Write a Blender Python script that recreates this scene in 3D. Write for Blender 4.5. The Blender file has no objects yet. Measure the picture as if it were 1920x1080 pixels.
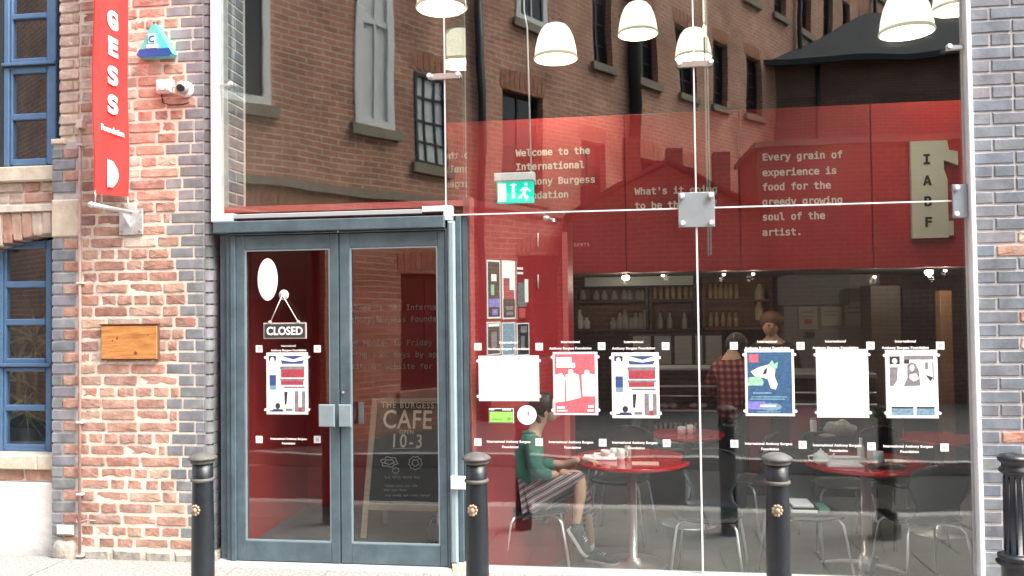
import bpy, math, random, os
from mathutils import Vector, Matrix
R = random.Random(7)
S = bpy.context.scene
COL = S.collection
PI = math.pi

# ------------------------------------------------------------------ camera
F_PX, YAW, PITCH, ROLL, DIST, EYE = 1516.58, -0.13422, 0.025064, -0.012561, 4.90867, 1.6
fwd = Vector((math.sin(YAW)*math.cos(PITCH), math.cos(YAW)*math.cos(PITCH), math.sin(PITCH)))
_r = Vector((math.cos(YAW), -math.sin(YAW), 0)); _u = _r.cross(fwd)
RGT = _r*math.cos(ROLL) + _u*math.sin(ROLL)
UP = -_r*math.sin(ROLL) + _u*math.cos(ROLL)
CAMPOS = Vector((0, -DIST, EYE))
cam = bpy.data.cameras.new('camera'); camo = bpy.data.objects.new('camera', cam); COL.objects.link(camo)
M = Matrix((( RGT.x, UP.x, -fwd.x, CAMPOS.x), (RGT.y, UP.y, -fwd.y, CAMPOS.y), (RGT.z, UP.z, -fwd.z, CAMPOS.z), (0,0,0,1)))
camo.matrix_world = M
cam.sensor_fit = 'HORIZONTAL'; cam.sensor_width = 36; cam.lens = F_PX/1920*36
cam.clip_start = 0.05; cam.clip_end = 2000
S.camera = camo

# ------------------------------------------------------------------ sky, sun, exposure
W = bpy.data.worlds.new('World'); S.world = W; W.use_nodes = True
nt = W.node_tree; nt.nodes.clear()
out = nt.nodes.new('ShaderNodeOutputWorld'); bg = nt.nodes.new('ShaderNodeBackground'); sky = nt.nodes.new('ShaderNodeTexSky')
sky.sky_type = 'NISHITA'; sky.sun_disc = False
SUN_EL, SUN_AZ = math.radians(55), math.radians(112)       # azimuth clockwise from +Y
sky.sun_elevation = SUN_EL; sky.sun_rotation = SUN_AZ
sky.air_density = 1.6; sky.dust_density = 4.0; sky.ozone_density = 1.0
bg.inputs[1].default_value = 0.15
nt.links.new(sky.outputs[0], bg.inputs[0]); nt.links.new(bg.outputs[0], out.inputs[0])
sl = bpy.data.lights.new('sun', 'SUN'); sl.energy = 2.0; sl.angle = math.radians(38); sl.color = (1, .965, .92)
so = bpy.data.objects.new('sun', sl); COL.objects.link(so)
sd = Vector((math.sin(SUN_AZ)*math.cos(SUN_EL), math.cos(SUN_AZ)*math.cos(SUN_EL), math.sin(SUN_EL)))
so.rotation_euler = (-sd).to_track_quat('-Z', 'Y').to_euler()
so.location = sd*30
S.view_settings.view_transform = 'Standard'; S.view_settings.look = 'None'
S.view_settings.exposure = 2.0; S.view_settings.gamma = 1
S.view_settings.use_curve_mapping = False
S.render.engine = 'CYCLES'
cy = S.cycles
cy.max_bounces = 10; cy.diffuse_bounces = 4; cy.glossy_bounces = 5; cy.transmission_bounces = 6
cy.transparent_max_bounces = 24; cy.use_denoising = True; cy.caustics_reflective = False; cy.caustics_refractive = False
cy.sample_clamp_indirect = 6

# ------------------------------------------------------------------ helpers
def at(px, py, Y=0.0):
    """world point seen at photo pixel (px,py) on the vertical plane at depth Y"""
    d = fwd + RGT*((px-960)/F_PX) - UP*((py-540)/F_PX)
    return CAMPOS + d*((Y+DIST)/d.y)
def X(px, Y=0.0, py=578): return at(px, py, Y).x
def Z(px, py, Y=0.0): return at(px, py, Y).z

ORIG = {}
def origin(o): return ORIG.get(o.name, Vector((0,0,0))) if o else Vector((0,0,0))
def tag(o, label=None, cat=None, group=None, kind=None):
    if label: o['label'] = label
    if cat: o['category'] = cat
    if group: o['group'] = group
    if kind: o['kind'] = kind
    return o
def thing(name, label, cat, loc=(0,0,0), group=None, kind=None):
    o = bpy.data.objects.new(name, None); COL.objects.link(o); o.empty_display_size = .1
    o.location = loc; ORIG[o.name] = Vector(loc)
    return tag(o, label, cat, group, kind)

class MB:
    def __init__(s): s.v = []; s.f = []; s.m = []; s.mi = 0; s.sm = []; s.smooth = False
    def add(s, vs, fs):
        b = len(s.v); s.v += [Vector(v) for v in vs]
        for f in fs: s.f.append([b+i for i in f]); s.m.append(s.mi); s.sm.append(s.smooth)
        return s
    def box(s, x0, x1, y0, y1, z0, z1):
        if x0 > x1: x0, x1 = x1, x0
        if y0 > y1: y0, y1 = y1, y0
        if z0 > z1: z0, z1 = z1, z0
        return s.add([(x0,y0,z0),(x1,y0,z0),(x1,y1,z0),(x0,y1,z0),(x0,y0,z1),(x1,y0,z1),(x1,y1,z1),(x0,y1,z1)],
                     [(0,3,2,1),(4,5,6,7),(0,1,5,4),(1,2,6,5),(2,3,7,6),(3,0,4,7)])
    def bbox(s, x0, x1, y0, y1, z0, z1, c=.004):
        """box with its front (-Y) edges chamfered"""
        if x0 > x1: x0, x1 = x1, x0
        if z0 > z1: z0, z1 = z1, z0
        if y0 > y1: y0, y1 = y1, y0
        v = [(x0+c,y0,z0+c),(x1-c,y0,z0+c),(x1-c,y0,z1-c),(x0+c,y0,z1-c),
             (x0,y0+c,z0),(x1,y0+c,z0),(x1,y0+c,z1),(x0,y0+c,z1),
             (x0,y1,z0),(x1,y1,z0),(x1,y1,z1),(x0,y1,z1)]
        f = [(0,1,2,3),(8,11,10,9)]
        for a in range(4):
            b = (a+1) % 4
            f += [(a,a+4,b+4,b), (a+4,a+8,b+8,b+4)]
        return s.add(v, f)
    def quad(s, a, b, c, d): return s.add([a,b,c,d], [(0,1,2,3)])
    def prism(s, pts, y0, y1):
        """polygon pts (x,z) pushed from y0 to y1"""
        n = len(pts)
        v = [(p[0], y0, p[1]) for p in pts] + [(p[0], y1, p[1]) for p in pts]
        f = [tuple(range(n)), tuple(range(2*n-1, n-1, -1))]
        for i in range(n):
            j = (i+1) % n; f.append((i, i+n, j+n, j))
        return s.add(v, f)
    def lathe(s, prof, cx=0, cy=0, cz=0, n=20, axis='Z', smooth=True, caps=True):
        old = s.smooth; s.smooth = smooth
        vs = []; fs = []
        for (r, h) in prof:
            for k in range(n):
                a = 2*PI*k/n; p = (r*math.cos(a), r*math.sin(a), h)
                if axis == 'Y': p = (p[0], p[2], p[1])
                if axis == 'X': p = (p[2], p[0], p[1])
                vs.append((p[0]+cx, p[1]+cy, p[2]+cz))
        for i in range(len(prof)-1):
            for k in range(n):
                j = (k+1) % n
                fs.append((i*n+k, i*n+j, (i+1)*n+j, (i+1)*n+k))
        s.add(vs, fs)
        s.smooth = False
        b = len(s.v) - len(vs)
        for i in (0, len(prof)-1) if caps else ():
            if prof[i][0] > 1e-5:
                s.f.append([b+i*n+k for k in range(n)]); s.m.append(s.mi); s.sm.append(False)
        s.smooth = old
        return s
    def tube(s, pts, r, n=8, r2=None):
        pts = [Vector(p) for p in pts]; old = s.smooth; s.smooth = True
        vs = []; fs = []; N = len(pts)
        t0 = (pts[1]-pts[0]).normalized()
        ref = Vector((0,0,1)) if abs(t0.z) < .9 else Vector((1,0,0))
        u = t0.cross(ref).normalized()
        for i, p in enumerate(pts):
            t = (pts[min(i+1,N-1)] - pts[max(i-1,0)]).normalized()
            u = (u - t*u.dot(t)).normalized(); w = t.cross(u)
            rr = r if r2 is None else r+(r2-r)*i/(N-1)
            for k in range(n):
                a = 2*PI*k/n; vs.append(p + u*(rr*math.cos(a)) + w*(rr*math.sin(a)))
        for i in range(N-1):
            for k in range(n):
                j = (k+1) % n; fs.append((i*n+k, i*n+j, (i+1)*n+j, (i+1)*n+k))
        fs += [tuple(range(n-1,-1,-1)), tuple(range((N-1)*n, N*n))]
        s.add(vs, fs); s.smooth = old
        return s
    def ball(s, c, r, n=12, sz=(1,1,1)):
        old = s.smooth; s.smooth = True; vs = []; fs = []; m = n//2
        for i in range(m+1):
            th = PI*i/m
            for k in range(n):
                a = 2*PI*k/n
                vs.append((c[0]+r*sz[0]*math.sin(th)*math.cos(a), c[1]+r*sz[1]*math.sin(th)*math.sin(a), c[2]+r*sz[2]*math.cos(th)))
        for i in range(m):
            for k in range(n):
                j = (k+1) % n; fs.append((i*n+k, (i+1)*n+k, (i+1)*n+j, i*n+j))
        s.add(vs, fs); s.smooth = old
        return s
    def mesh(s, name, mats, off=Vector((0,0,0))):
        me = bpy.data.meshes.new(name)
        me.from_pydata([tuple(v-off) for v in s.v], [], s.f)
        if not isinstance(mats, (list, tuple)): mats = [mats]
        for m in mats: me.materials.append(m)
        me.polygons.foreach_set('material_index', s.m); me.polygons.foreach_set('use_smooth', s.sm)
        me.update(); return me
    def build(s, name, mats, parent=None, loc=None, **kw):
        off = origin(parent) if parent else (Vector(loc) if loc else Vector((0,0,0)))
        if parent and loc: off = Vector(loc)
        me = s.mesh(name, mats, off)
        o = bpy.data.objects.new(name, me); COL.objects.link(o)
        if parent:
            o.parent = parent
            if loc: o.location = Vector(loc) - origin(parent)
        elif loc: o.location = loc
        ORIG[o.name] = off
        tag(o, **kw)
        return o
def children(o): return [c for c in bpy.data.objects if c.parent == o]
def copy_tree(o, loc=None, rz=None, parent=None):
    c = o.copy(); COL.objects.link(c)
    if parent: c.parent = parent
    for ch in KIDS(o): copy_tree(ch, parent=c)
    if loc is not None: c.location = loc; ORIG[c.name] = Vector(loc)
    if rz is not None: c.rotation_euler.z = rz
    return c
def KIDS(o): return list(o.children)

# ------------------------------------------------------------------ materials
MATS = {}
def mat(name, col, rough=.6, metal=0.0, var=.0, vscale=12, bump=0.0, bscale=40, emit=None, es=0, spec=.5, coat=0, stretch=None, var2=None):
    if name in MATS: return MATS[name]
    m = bpy.data.materials.new(name); m.use_nodes = True; n = m.node_tree; N = n.nodes; L = n.links
    p = N['Principled BSDF']
    p.inputs['Base Color'].default_value = (*col, 1); p.inputs['Roughness'].default_value = rough
    p.inputs['Metallic'].default_value = metal; p.inputs['Specular IOR Level'].default_value = spec
    if coat: p.inputs['Coat Weight'].default_value = coat; p.inputs['Coat Roughness'].default_value = .05
    if emit: p.inputs['Emission Color'].default_value = (*emit, 1); p.inputs['Emission Strength'].default_value = es
    if var or bump:
        tc = N.new('ShaderNodeTexCoord'); mp = N.new('ShaderNodeMapping')
        L.new(tc.outputs['Object'], mp.inputs[0])
        if stretch: mp.inputs['Scale'].default_value = stretch
        if var:
            t = N.new('ShaderNodeTexNoise'); t.inputs['Scale'].default_value = vscale; t.inputs['Detail'].default_value = 6; t.inputs['Roughness'].default_value = .65
            L.new(mp.outputs[0], t.inputs[0])
            cr = N.new('ShaderNodeValToRGB'); e = cr.color_ramp.elements
            a = [max(0, c*(1-var)) for c in col]; b = [min(1, c*(1+var)) for c in (var2 or col)]
            e[0].color = (*a, 1); e[1].color = (*b, 1); e[0].position = .3; e[1].position = .72
            L.new(t.outputs['Fac'], cr.inputs[0]); L.new(cr.outputs[0], p.inputs['Base Color'])
        if bump:
            t2 = N.new('ShaderNodeTexNoise'); t2.inputs['Scale'].default_value = bscale; t2.inputs['Detail'].default_value = 8
            L.new(mp.outputs[0], t2.inputs[0])
            b = N.new('ShaderNodeBump'); b.inputs['Strength'].default_value = .7; b.inputs['Distance'].default_value = bump
            L.new(t2.outputs['Fac'], b.inputs['Height']); L.new(b.outputs[0], p.inputs['Normal'])
    MATS[name] = m; return m
def brick_piece(name, cols, rough=.85, bump=.004, soil=(.5,.45,.4), soil_amt=.35, spec=.3):
    """one fired brick: its tone comes from the single brick (object random), its face is mottled"""
    m = bpy.data.materials.new(name); m.use_nodes = True; N = m.node_tree.nodes; L = m.node_tree.links
    p = N['Principled BSDF']; p.inputs['Roughness'].default_value = rough; p.inputs['Specular IOR Level'].default_value = spec
    oi = N.new('ShaderNodeObjectInfo'); cr = N.new('ShaderNodeValToRGB'); cr.color_ramp.interpolation = 'LINEAR'
    e = cr.color_ramp.elements
    while len(e) < len(cols): e.new(.5)
    for i, c in enumerate(cols): e[i].position = i/(len(cols)-1); e[i].color = (*c, 1)
    L.new(oi.outputs['Random'], cr.inputs[0])
    tc = N.new('ShaderNodeTexCoord'); ad = N.new('ShaderNodeVectorMath'); ad.operation = 'ADD'
    ml = N.new('ShaderNodeVectorMath'); ml.operation = 'SCALE'; ml.inputs['Scale'].default_value = 37
    L.new(oi.outputs['Location'], ml.inputs[0]); L.new(tc.outputs['Object'], ad.inputs[0]); L.new(ml.outputs[0], ad.inputs[1])
    t = N.new('ShaderNodeTexNoise'); t.inputs['Scale'].default_value = 26; t.inputs['Detail'].default_value = 7; t.inputs['Roughness'].default_value = .7
    L.new(ad.outputs[0], t.inputs[0])
    mr = N.new('ShaderNodeMapRange'); mr.inputs[1].default_value = .42; mr.inputs[2].default_value = .72; mr.inputs[3].default_value = 0; mr.inputs[4].default_value = soil_amt
    L.new(t.outputs['Fac'], mr.inputs[0])
    mx = N.new('ShaderNodeMix'); mx.data_type = 'RGBA'; mx.inputs[7].default_value = (*soil, 1)
    L.new(mr.outputs[0], mx.inputs[0]); L.new(cr.outputs[0], mx.inputs[6])
    t3 = N.new('ShaderNodeTexNoise'); t3.inputs['Scale'].default_value = 9; t3.inputs['Detail'].default_value = 4
    L.new(ad.outputs[0], t3.inputs[0])
    mr2 = N.new('ShaderNodeMapRange'); mr2.inputs[1].default_value = .3; mr2.inputs[2].default_value = .7; mr2.inputs[3].default_value = .72; mr2.inputs[4].default_value = 1.25
    L.new(t3.outputs['Fac'], mr2.inputs[0])
    gm = N.new('ShaderNodeNewGeometry'); mp3 = N.new('ShaderNodeMapping'); mp3.inputs['Scale'].default_value = (1.8,1.8,.8); L.new(gm.outputs['Position'], mp3.inputs[0])
    t4 = N.new('ShaderNodeTexNoise'); t4.inputs['Scale'].default_value = 1.3; t4.inputs['Detail'].default_value = 6; t4.inputs['Roughness'].default_value = .7; L.new(mp3.outputs[0], t4.inputs[0])
    mr4 = N.new('ShaderNodeMapRange'); mr4.inputs[1].default_value = .35; mr4.inputs[2].default_value = .65; mr4.inputs[3].default_value = .72; mr4.inputs[4].default_value = 1.12; L.new(t4.outputs['Fac'], mr4.inputs[0])
    mm = N.new('ShaderNodeMath'); mm.operation = 'MULTIPLY'; L.new(mr2.outputs[0], mm.inputs[0]); L.new(mr4.outputs[0], mm.inputs[1])
    sc_ = N.new('ShaderNodeVectorMath'); sc_.operation = 'SCALE'; L.new(mx.outputs[2], sc_.inputs[0]); L.new(mm.outputs[0], sc_.inputs['Scale'])
    L.new(sc_.outputs[0], p.inputs['Base Color'])
    b = N.new('ShaderNodeBump'); b.inputs['Strength'].default_value = .8; b.inputs['Distance'].default_value = bump
    t2 = N.new('ShaderNodeTexNoise'); t2.inputs['Scale'].default_value = 60; t2.inputs['Detail'].default_value = 8; L.new(ad.outputs[0], t2.inputs[0])
    L.new(t2.outputs['Fac'], b.inputs['Height']); L.new(b.outputs[0], p.inputs['Normal'])
    return m
def brick_far(name, c1, c2, mortar, w=.23, h=.076, ms=.009):
    m = bpy.data.materials.new(name); m.use_nodes = True; N = m.node_tree.nodes; L = m.node_tree.links
    p = N['Principled BSDF']; p.inputs['Roughness'].default_value = .9
    tc = N.new('ShaderNodeTexCoord'); se = N.new('ShaderNodeSeparateXYZ'); co = N.new('ShaderNodeCombineXYZ')
    L.new(tc.outputs['Object'], se.inputs[0])
    ad = N.new('ShaderNodeMath'); ad.operation = 'ADD'; L.new(se.outputs[0], ad.inputs[0]); L.new(se.outputs[1], ad.inputs[1])
    L.new(ad.outputs[0], co.inputs[0]); L.new(se.outputs[2], co.inputs[1])
    bt = N.new('ShaderNodeTexBrick'); L.new(co.outputs[0], bt.inputs[0])
    bt.inputs['Color1'].default_value = (*c1,1); bt.inputs['Color2'].default_value = (*c2,1); bt.inputs['Mortar'].default_value = (*mortar,1)
    bt.inputs['Scale'].default_value = 1; bt.inputs['Brick Width'].default_value = w; bt.inputs['Row Height'].default_value = h; bt.inputs['Mortar Size'].default_value = ms
    t = N.new('ShaderNodeTexNoise'); t.inputs['Scale'].default_value = 1.1; t.inputs['Detail'].default_value = 8; t.inputs['Roughness'].default_value = .7
    L.new(tc.outputs['Object'], t.inputs[0])
    mr = N.new('ShaderNodeMapRange'); mr.inputs[1].default_value = .3; mr.inputs[2].default_value = .7; mr.inputs[3].default_value = .55; mr.inputs[4].default_value = 1.45
    L.new(t.outputs['Fac'], mr.inputs[0])
    sc_ = N.new('ShaderNodeVectorMath'); sc_.operation = 'SCALE'; L.new(bt.outputs[0], sc_.inputs[0]); L.new(mr.outputs[0], sc_.inputs['Scale'])
    L.new(sc_.outputs[0], p.inputs['Base Color'])
    b = N.new('ShaderNodeBump'); b.inputs['Distance'].default_value = .006; b.inputs['Strength'].default_value = .8; b.invert = True
    L.new(bt.outputs['Fac'], b.inputs['Height']); L.new(b.outputs[0], p.inputs['Normal'])
    return m
def glass(name, tint=(.93,.965,.955), base=.082, wave=.0009, wscale=.9):
    m = bpy.data.materials.new(name); m.use_nodes = True; N = m.node_tree.nodes; L = m.node_tree.links
    N.clear(); o = N.new('ShaderNodeOutputMaterial'); mx = N.new('ShaderNodeMixShader')
    tr = N.new('ShaderNodeBsdfTransparent'); tr.inputs[0].default_value = (*tint,1)
    gl = N.new('ShaderNodeBsdfGlossy'); gl.inputs['Roughness'].default_value = 0.0; gl.inputs[0].default_value = (.97,1,.99,1)
    lw = N.new('ShaderNodeLayerWeight'); lw.inputs[0].default_value = .5
    pw = N.new('ShaderNodeMath'); pw.operation = 'POWER'; pw.inputs[1].default_value = 5; L.new(lw.outputs['Facing'], pw.inputs[0])
    ma = N.new('ShaderNodeMath'); ma.operation = 'MULTIPLY_ADD'; ma.inputs[1].default_value = 1-base; ma.inputs[2].default_value = base
    L.new(pw.outputs[0], ma.inputs[0])
    L.new(ma.outputs[0], mx.inputs[0]); L.new(tr.outputs[0], mx.inputs[1]); L.new(gl.outputs[0], mx.inputs[2]); L.new(mx.outputs[0], o.inputs[0])
    if wave:
        tc = N.new('ShaderNodeTexCoord'); t = N.new('ShaderNodeTexNoise'); t.inputs['Scale'].default_value = wscale; t.inputs['Detail'].default_value = 1.5
        L.new(tc.outputs['Object'], t.inputs[0]); b = N.new('ShaderNodeBump'); b.inputs['Distance'].default_value = wave*6; b.inputs['Strength'].default_value = 1
        L.new(t.outputs['Fac'], b.inputs['Height']); L.new(b.outputs[0], gl.inputs['Normal'])
    return m

RED_B = brick_piece('red_brick_face', [(.37,.17,.125),(.44,.225,.165),(.50,.30,.225),(.40,.195,.145),(.46,.26,.195),(.30,.16,.14),(.56,.38,.28),(.42,.21,.155),(.48,.27,.21)], soil=(.52,.42,.37), soil_amt=.75)
TAN_B = brick_piece('pale_brick_face', [(.52,.42,.35),(.56,.47,.39),(.48,.35,.29),(.58,.50,.42),(.52,.38,.33)], soil=(.70,.62,.52), soil_amt=.5)
BLUE_B = brick_piece('blue_engineering_brick_face', [(.17,.19,.215),(.22,.24,.26),(.20,.20,.235),(.26,.285,.30),(.18,.20,.205),(.24,.24,.27)], rough=.5, bump=.002, soil=(.33,.32,.33), soil_amt=.35, spec=.5)
BLUE_R = brick_piece('blue_engineering_brick_face_clean', [(.135,.165,.205),(.165,.195,.23),(.155,.17,.20),(.19,.215,.235),(.13,.165,.215),(.19,.185,.205)], rough=.5, bump=.002, soil=(.22,.215,.215), soil_amt=.45, spec=.5)
MORTAR = mat('lime_mortar', (.66,.60,.52), .95, var=.2, vscale=20, bump=.006, bscale=60)
MORTARD = mat('grey_mortar', (.50,.49,.48), .95, var=.2, vscale=20, bump=.004, bscale=60)
SANDST = mat('sandstone', (.58,.50,.38), .9, var=.18, vscale=9, bump=.006, bscale=30, var2=(.62,.56,.46))
RENDER = mat('white_painted_render', (.80,.79,.75), .85, var=.10, vscale=3, bump=.012, bscale=14)
BLUEP = mat('blue_window_paint', (.085,.17,.31), .42, var=.12, vscale=14, bump=.0006, bscale=60)
DARKP = mat('dark_gap_and_shade', (.02,.025,.03), .6)
GREYP = mat('grey_blue_door_paint', (.070,.108,.130), .45, var=.3, vscale=6, bump=.0006, bscale=50)
WHITEM = mat('white_powder_coated_steel', (.78,.80,.81), .4, var=.06, vscale=6)
STEEL = mat('brushed_stainless_steel', (.62,.63,.64), .28, 1.0, var=.08, vscale=30)
CHROME = mat('chrome', (.88,.89,.90), .3, .8)
GALV = mat('galvanised_steel', (.66,.68,.69), .45, .85, var=.18, vscale=40)
PATCH = mat('grey_patch_plate', (.33,.38,.41), .35, .4, var=.08)
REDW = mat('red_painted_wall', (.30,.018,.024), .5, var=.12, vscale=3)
REDE = mat('pale_red_lit_edge', (.50,.09,.09), .5, var=.06)  # pale red; on the lobby roof edge it stands in for light
REDD = mat('red_fascia_panel', (.37,.024,.032), .5, var=.10, vscale=2.5)
DARKW = mat('dark_interior_paint', (.035,.030,.028), .8, var=.2, vscale=3)
GREYW = mat('grey_interior_paint', (.22,.215,.20), .8, var=.12, vscale=3)
CEIL = mat('dark_ceiling_paint', (.05,.045,.042), .9)
FLOORI = mat('grey_vinyl_floor', (.15,.155,.16), .45, var=.15, vscale=5)
BLACK = mat('black_plastic', (.018,.019,.021), .45)
CHAIRB = mat('black_stained_plywood', (.016,.019,.022), .4, var=.1, vscale=20)
BOLL = mat('dark_bollard_paint', (.010,.014,.020), .38, var=.35, vscale=18, bump=.0015, bscale=60)
BOLLTOP = mat('weathered_bollard_cap', (.085,.085,.08), .6, var=.35, vscale=30, bump=.001)
GOLD = mat('cream_gold_emblem', (.34,.26,.18), .5, var=.25, vscale=60)
WOOD = mat('varnished_oak_plaque', (.42,.16,.045), .42, var=.32, vscale=5, stretch=(1.2,1,9), var2=(.52,.24,.08), bump=.0006, bscale=30)
WOODF = mat('dark_plaque_rim', (.12,.05,.035), .6)
PALEW = mat('pale_wood_frame', (.45,.33,.25), .6, var=.2, vscale=8, stretch=(1,1,6))
BROWNW = mat('brown_wood', (.16,.085,.04), .5, var=.3, vscale=6, stretch=(6,1,1))
CHALK = mat('chalkboard_black', (.030,.036,.038), .8, var=.3, vscale=5)
CHALKW = mat('white_chalk', (.80,.80,.76), .9)
WHITEP = mat('white_paper', (.88,.88,.88), .7)
PRINTK = mat('black_print', (.03,.03,.035), .7)
TXT = mat('white_vinyl_lettering', (.90,.86,.84), .6)
TXTD = mat('black_vinyl_lettering', (.015,.012,.012), .6)
SIGNG = mat('grey_green_sign_face', (.66,.68,.62), .55, var=.04)
BANR = mat('red_banner_fabric', (.74,.032,.03), .7, var=.07, vscale=4, bump=.0008, bscale=200)
GLASS = glass('clear_shopfront_glass')
GLASSD = glass('clear_door_glass', base=.045, wave=.00035, wscale=1.6)
GLASSW = glass('window_glass', base=.10, wave=.00015, wscale=1.2)
FIN = glass('glass_fin', tint=(.86,.91,.90), base=.02, wave=0)
GEDGE = mat('green_glass_edge', (.50,.58,.56), .3)

# ------------------------------------------------------------------ text
try:
    MONO = bpy.data.fonts.load(os.path.join(bpy.utils.system_resource('DATAFILES'), 'fonts', 'DejaVuSansMono.woff2'))
except Exception:
    MONO = None
TC = {}
def text_mesh(s, mono, bold, extr, mt, space=1.0, align='LEFT', wx=1.0, line=1.0):
    key = (s, mono, bold, extr, mt.name, space, align, wx, line)
    if key in TC: return TC[key]
    cu = bpy.data.curves.new('txt', 'FONT'); cu.body = s; cu.size = 1; cu.offset = bold; cu.extrude = extr
    cu.space_character = space; cu.align_x = align; cu.resolution_u = 3; cu.space_line = line
    if mono and MONO: cu.font = MONO
    o = bpy.data.objects.new('txt', cu); COL.objects.link(o)
    dg = bpy.context.evaluated_depsgraph_get()
    me = bpy.data.meshes.new_from_object(o.evaluated_get(dg))
    bpy.data.objects.remove(o)
    me.materials.clear(); me.materials.append(mt)
    if wx != 1: me.transform(Matrix.Diagonal((wx,1,1,1)))
    TC[key] = me; return me
def text(s, pos, size, mt, parent=None, name='lettering', mono=False, bold=.0, face='-Y', align='LEFT', space=1.0, wx=1.0, tilt=0, line=1.0, thick=.0006, **kw):
    me = text_mesh(s, mono, bold, thick/size, mt, space, align, wx, line)
    o = bpy.data.objects.new(name, me); COL.objects.link(o)
    pos = Vector(pos)
    if parent: o.parent = parent; pos = pos - origin(parent)
    o.location = pos; o.scale = (size, size, size)
    rz = 0 if face == '-Y' else PI/2 if face == '+X' else face
    o.rotation_mode = 'XYZ'
    o.matrix_basis = Matrix.Translation(pos) @ Matrix.Rotation(rz, 4, 'Z') @ Matrix.Rotation(PI/2, 4, 'X') @ Matrix.Rotation(tilt, 4, 'Z') @ Matrix.Scale(size, 4)
    tag(o, **kw); return o

# ================================================================== THE SETTING
PAVE = mat('pale_worn_pavement', (.19,.185,.178), .9, var=.4, vscale=60, bump=.010, bscale=120, var2=(.29,.285,.27))
ASPH = mat('road_asphalt', (.05,.05,.052), .85, var=.25, vscale=30, bump=.006, bscale=160)
YELL = mat('worn_yellow_line_paint', (.78,.68,.40), .8, var=.35, vscale=25)
KERB = mat('granite_kerb', (.48,.47,.45), .8, var=.2, vscale=40, bump=.003)
b = MB(); b.add([(-60,-1.55,0),(60,-1.55,0),(60,.02,0),(-60,.02,0)], [(0,1,2,3)])
b.add([(-60,.02,0),(60,.02,0),(60,60,0),(-60,60,0)], [(0,1,2,3)]) if False else None
pav = b.build('pavement', PAVE, kind='structure')
sl_me = []
for k in range(5):
    bb = MB().box(-.296, .296, -.246, .246, -.03, 0)
    for v in bb.v: v.z += R.uniform(-.0015,.0015)
    sl_me.append(bb.mesh('paving_slab', PAVE))
for j in range(3):
    for i in range(15):
        o = bpy.data.objects.new('paving_slab', R.choice(sl_me)); COL.objects.link(o); o.parent = pav
        o.location = (-4.5+i*.6+(.3 if j % 2 else 0), -.29-j*.5, .008+R.uniform(-.002,.002))
b = MB(); b.add([(-400,-400,-.13),(400,-400,-.13),(400,-1.6,-.13),(-400,-1.6,-.13)], [(0,1,2,3)]); b.build('road', ASPH, kind='structure')
b = MB(); b.add([(-400,.5,-.62),(400,.5,-.62),(400,400,-.62),(-400,400,-.62)], [(0,1,2,3)]); b.build('ground', ASPH, kind='structure')
kb = MB().bbox(0, .91, -.15, 0, -.16, .004, .012).mesh('kerb_stone', KERB)
kroot = bpy.data.objects.new('kerb', None); COL.objects.link(kroot); tag(kroot, kind='structure'); kroot.location = (0,-1.55,0)
for i in range(16):
    o = bpy.data.objects.new('kerb_stone', kb); COL.objects.link(o); o.parent = kroot; o.location = (-6.5+i*.92, 0, R.uniform(-.003,.003))
for k, yy in enumerate((-1.95, -2.12)):
    b = MB(); b.box(-30, 30, yy-.04, yy+.04, -.1295, -.125); b.build('yellow_road_line', YELL, kind='structure')
# pavement on the other side of the lane
MB().box(-60, 60, -60, -3.92, -.128, -.004).build('far_pavement', mat('far_paving', (.10,.098,.095), .9, var=.3, vscale=9, bump=.006), kind='structure')
MB().bbox(-60, 60, -3.919, -3.78, -.128, .004, .01).build('far_kerb', KERB, kind='structure')

# ------------------------------------------------------------------ bricks
def rough_brick(w, h, jit, c, d=.055):
    """worn brick: uneven outline, rounded arris, four-sided body behind"""
    if jit < .003:
        b = MB().bbox(-w/2, w/2, 0, d, -h/2, h/2, c)
        for v in b.v[:8]: v.x += R.uniform(-jit, jit); v.z += R.uniform(-jit, jit)*.8; v.y += R.uniform(-jit, jit)*.4
        return b
    k = .008; out_ = [(-w/2+k,-h/2),(-w/6,-h/2),(w/6,-h/2),(w/2-k,-h/2),(w/2,-h/2+k),(w/2,h/2-k),(w/2-k,h/2),(w/6,h/2),(-w/6,h/2),(-w/2+k,h/2),(-w/2,h/2-k),(-w/2,-h/2+k)]
    n = len(out_); jj = [(R.uniform(-jit,jit)*.8, R.uniform(-jit,jit)*.7) for _ in out_]
    f = []; m = []; bk = []
    for (x, z), (dx, dz) in zip(out_, jj):
        f.append(((x+dx)*(1-2*c/w), R.uniform(-.002,.002), (z+dz)*(1-2*c/h))); m.append((x+dx, c*R.uniform(.7,1.5), z+dz)); bk.append((x+dx, d, z+dz))
    b = MB(); b.add([(0,-.001,0)]+f+m+bk, [(0,1+i,1+(i+1)%n) for i in range(n)]+[(1+i,1+n+i,1+n+(i+1)%n,1+(i+1)%n) for i in range(n)]+[(1+n+i,1+2*n+i,1+2*n+(i+1)%n,1+n+(i+1)%n) for i in range(n)])
    b.f = [tuple(reversed(q)) if False else q for q in b.f]
    return b
SW, HW, BH = .222, .106, .064
def variants(m, jit, c):
    return {'s': [rough_brick(SW, BH, jit, c).mesh('brick', m) for _ in range(5)],
            'h': [rough_brick(HW, BH, jit, c).mesh('brick', m) for _ in range(4)]}
V_RED = variants(RED_B, .0036, .0052); V_TAN = variants(TAN_B, .0036, .0052); V_BLUE = variants(BLUE_B, .0015, .004); V_BLUER = variants(BLUE_R, .0015, .004)
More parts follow.
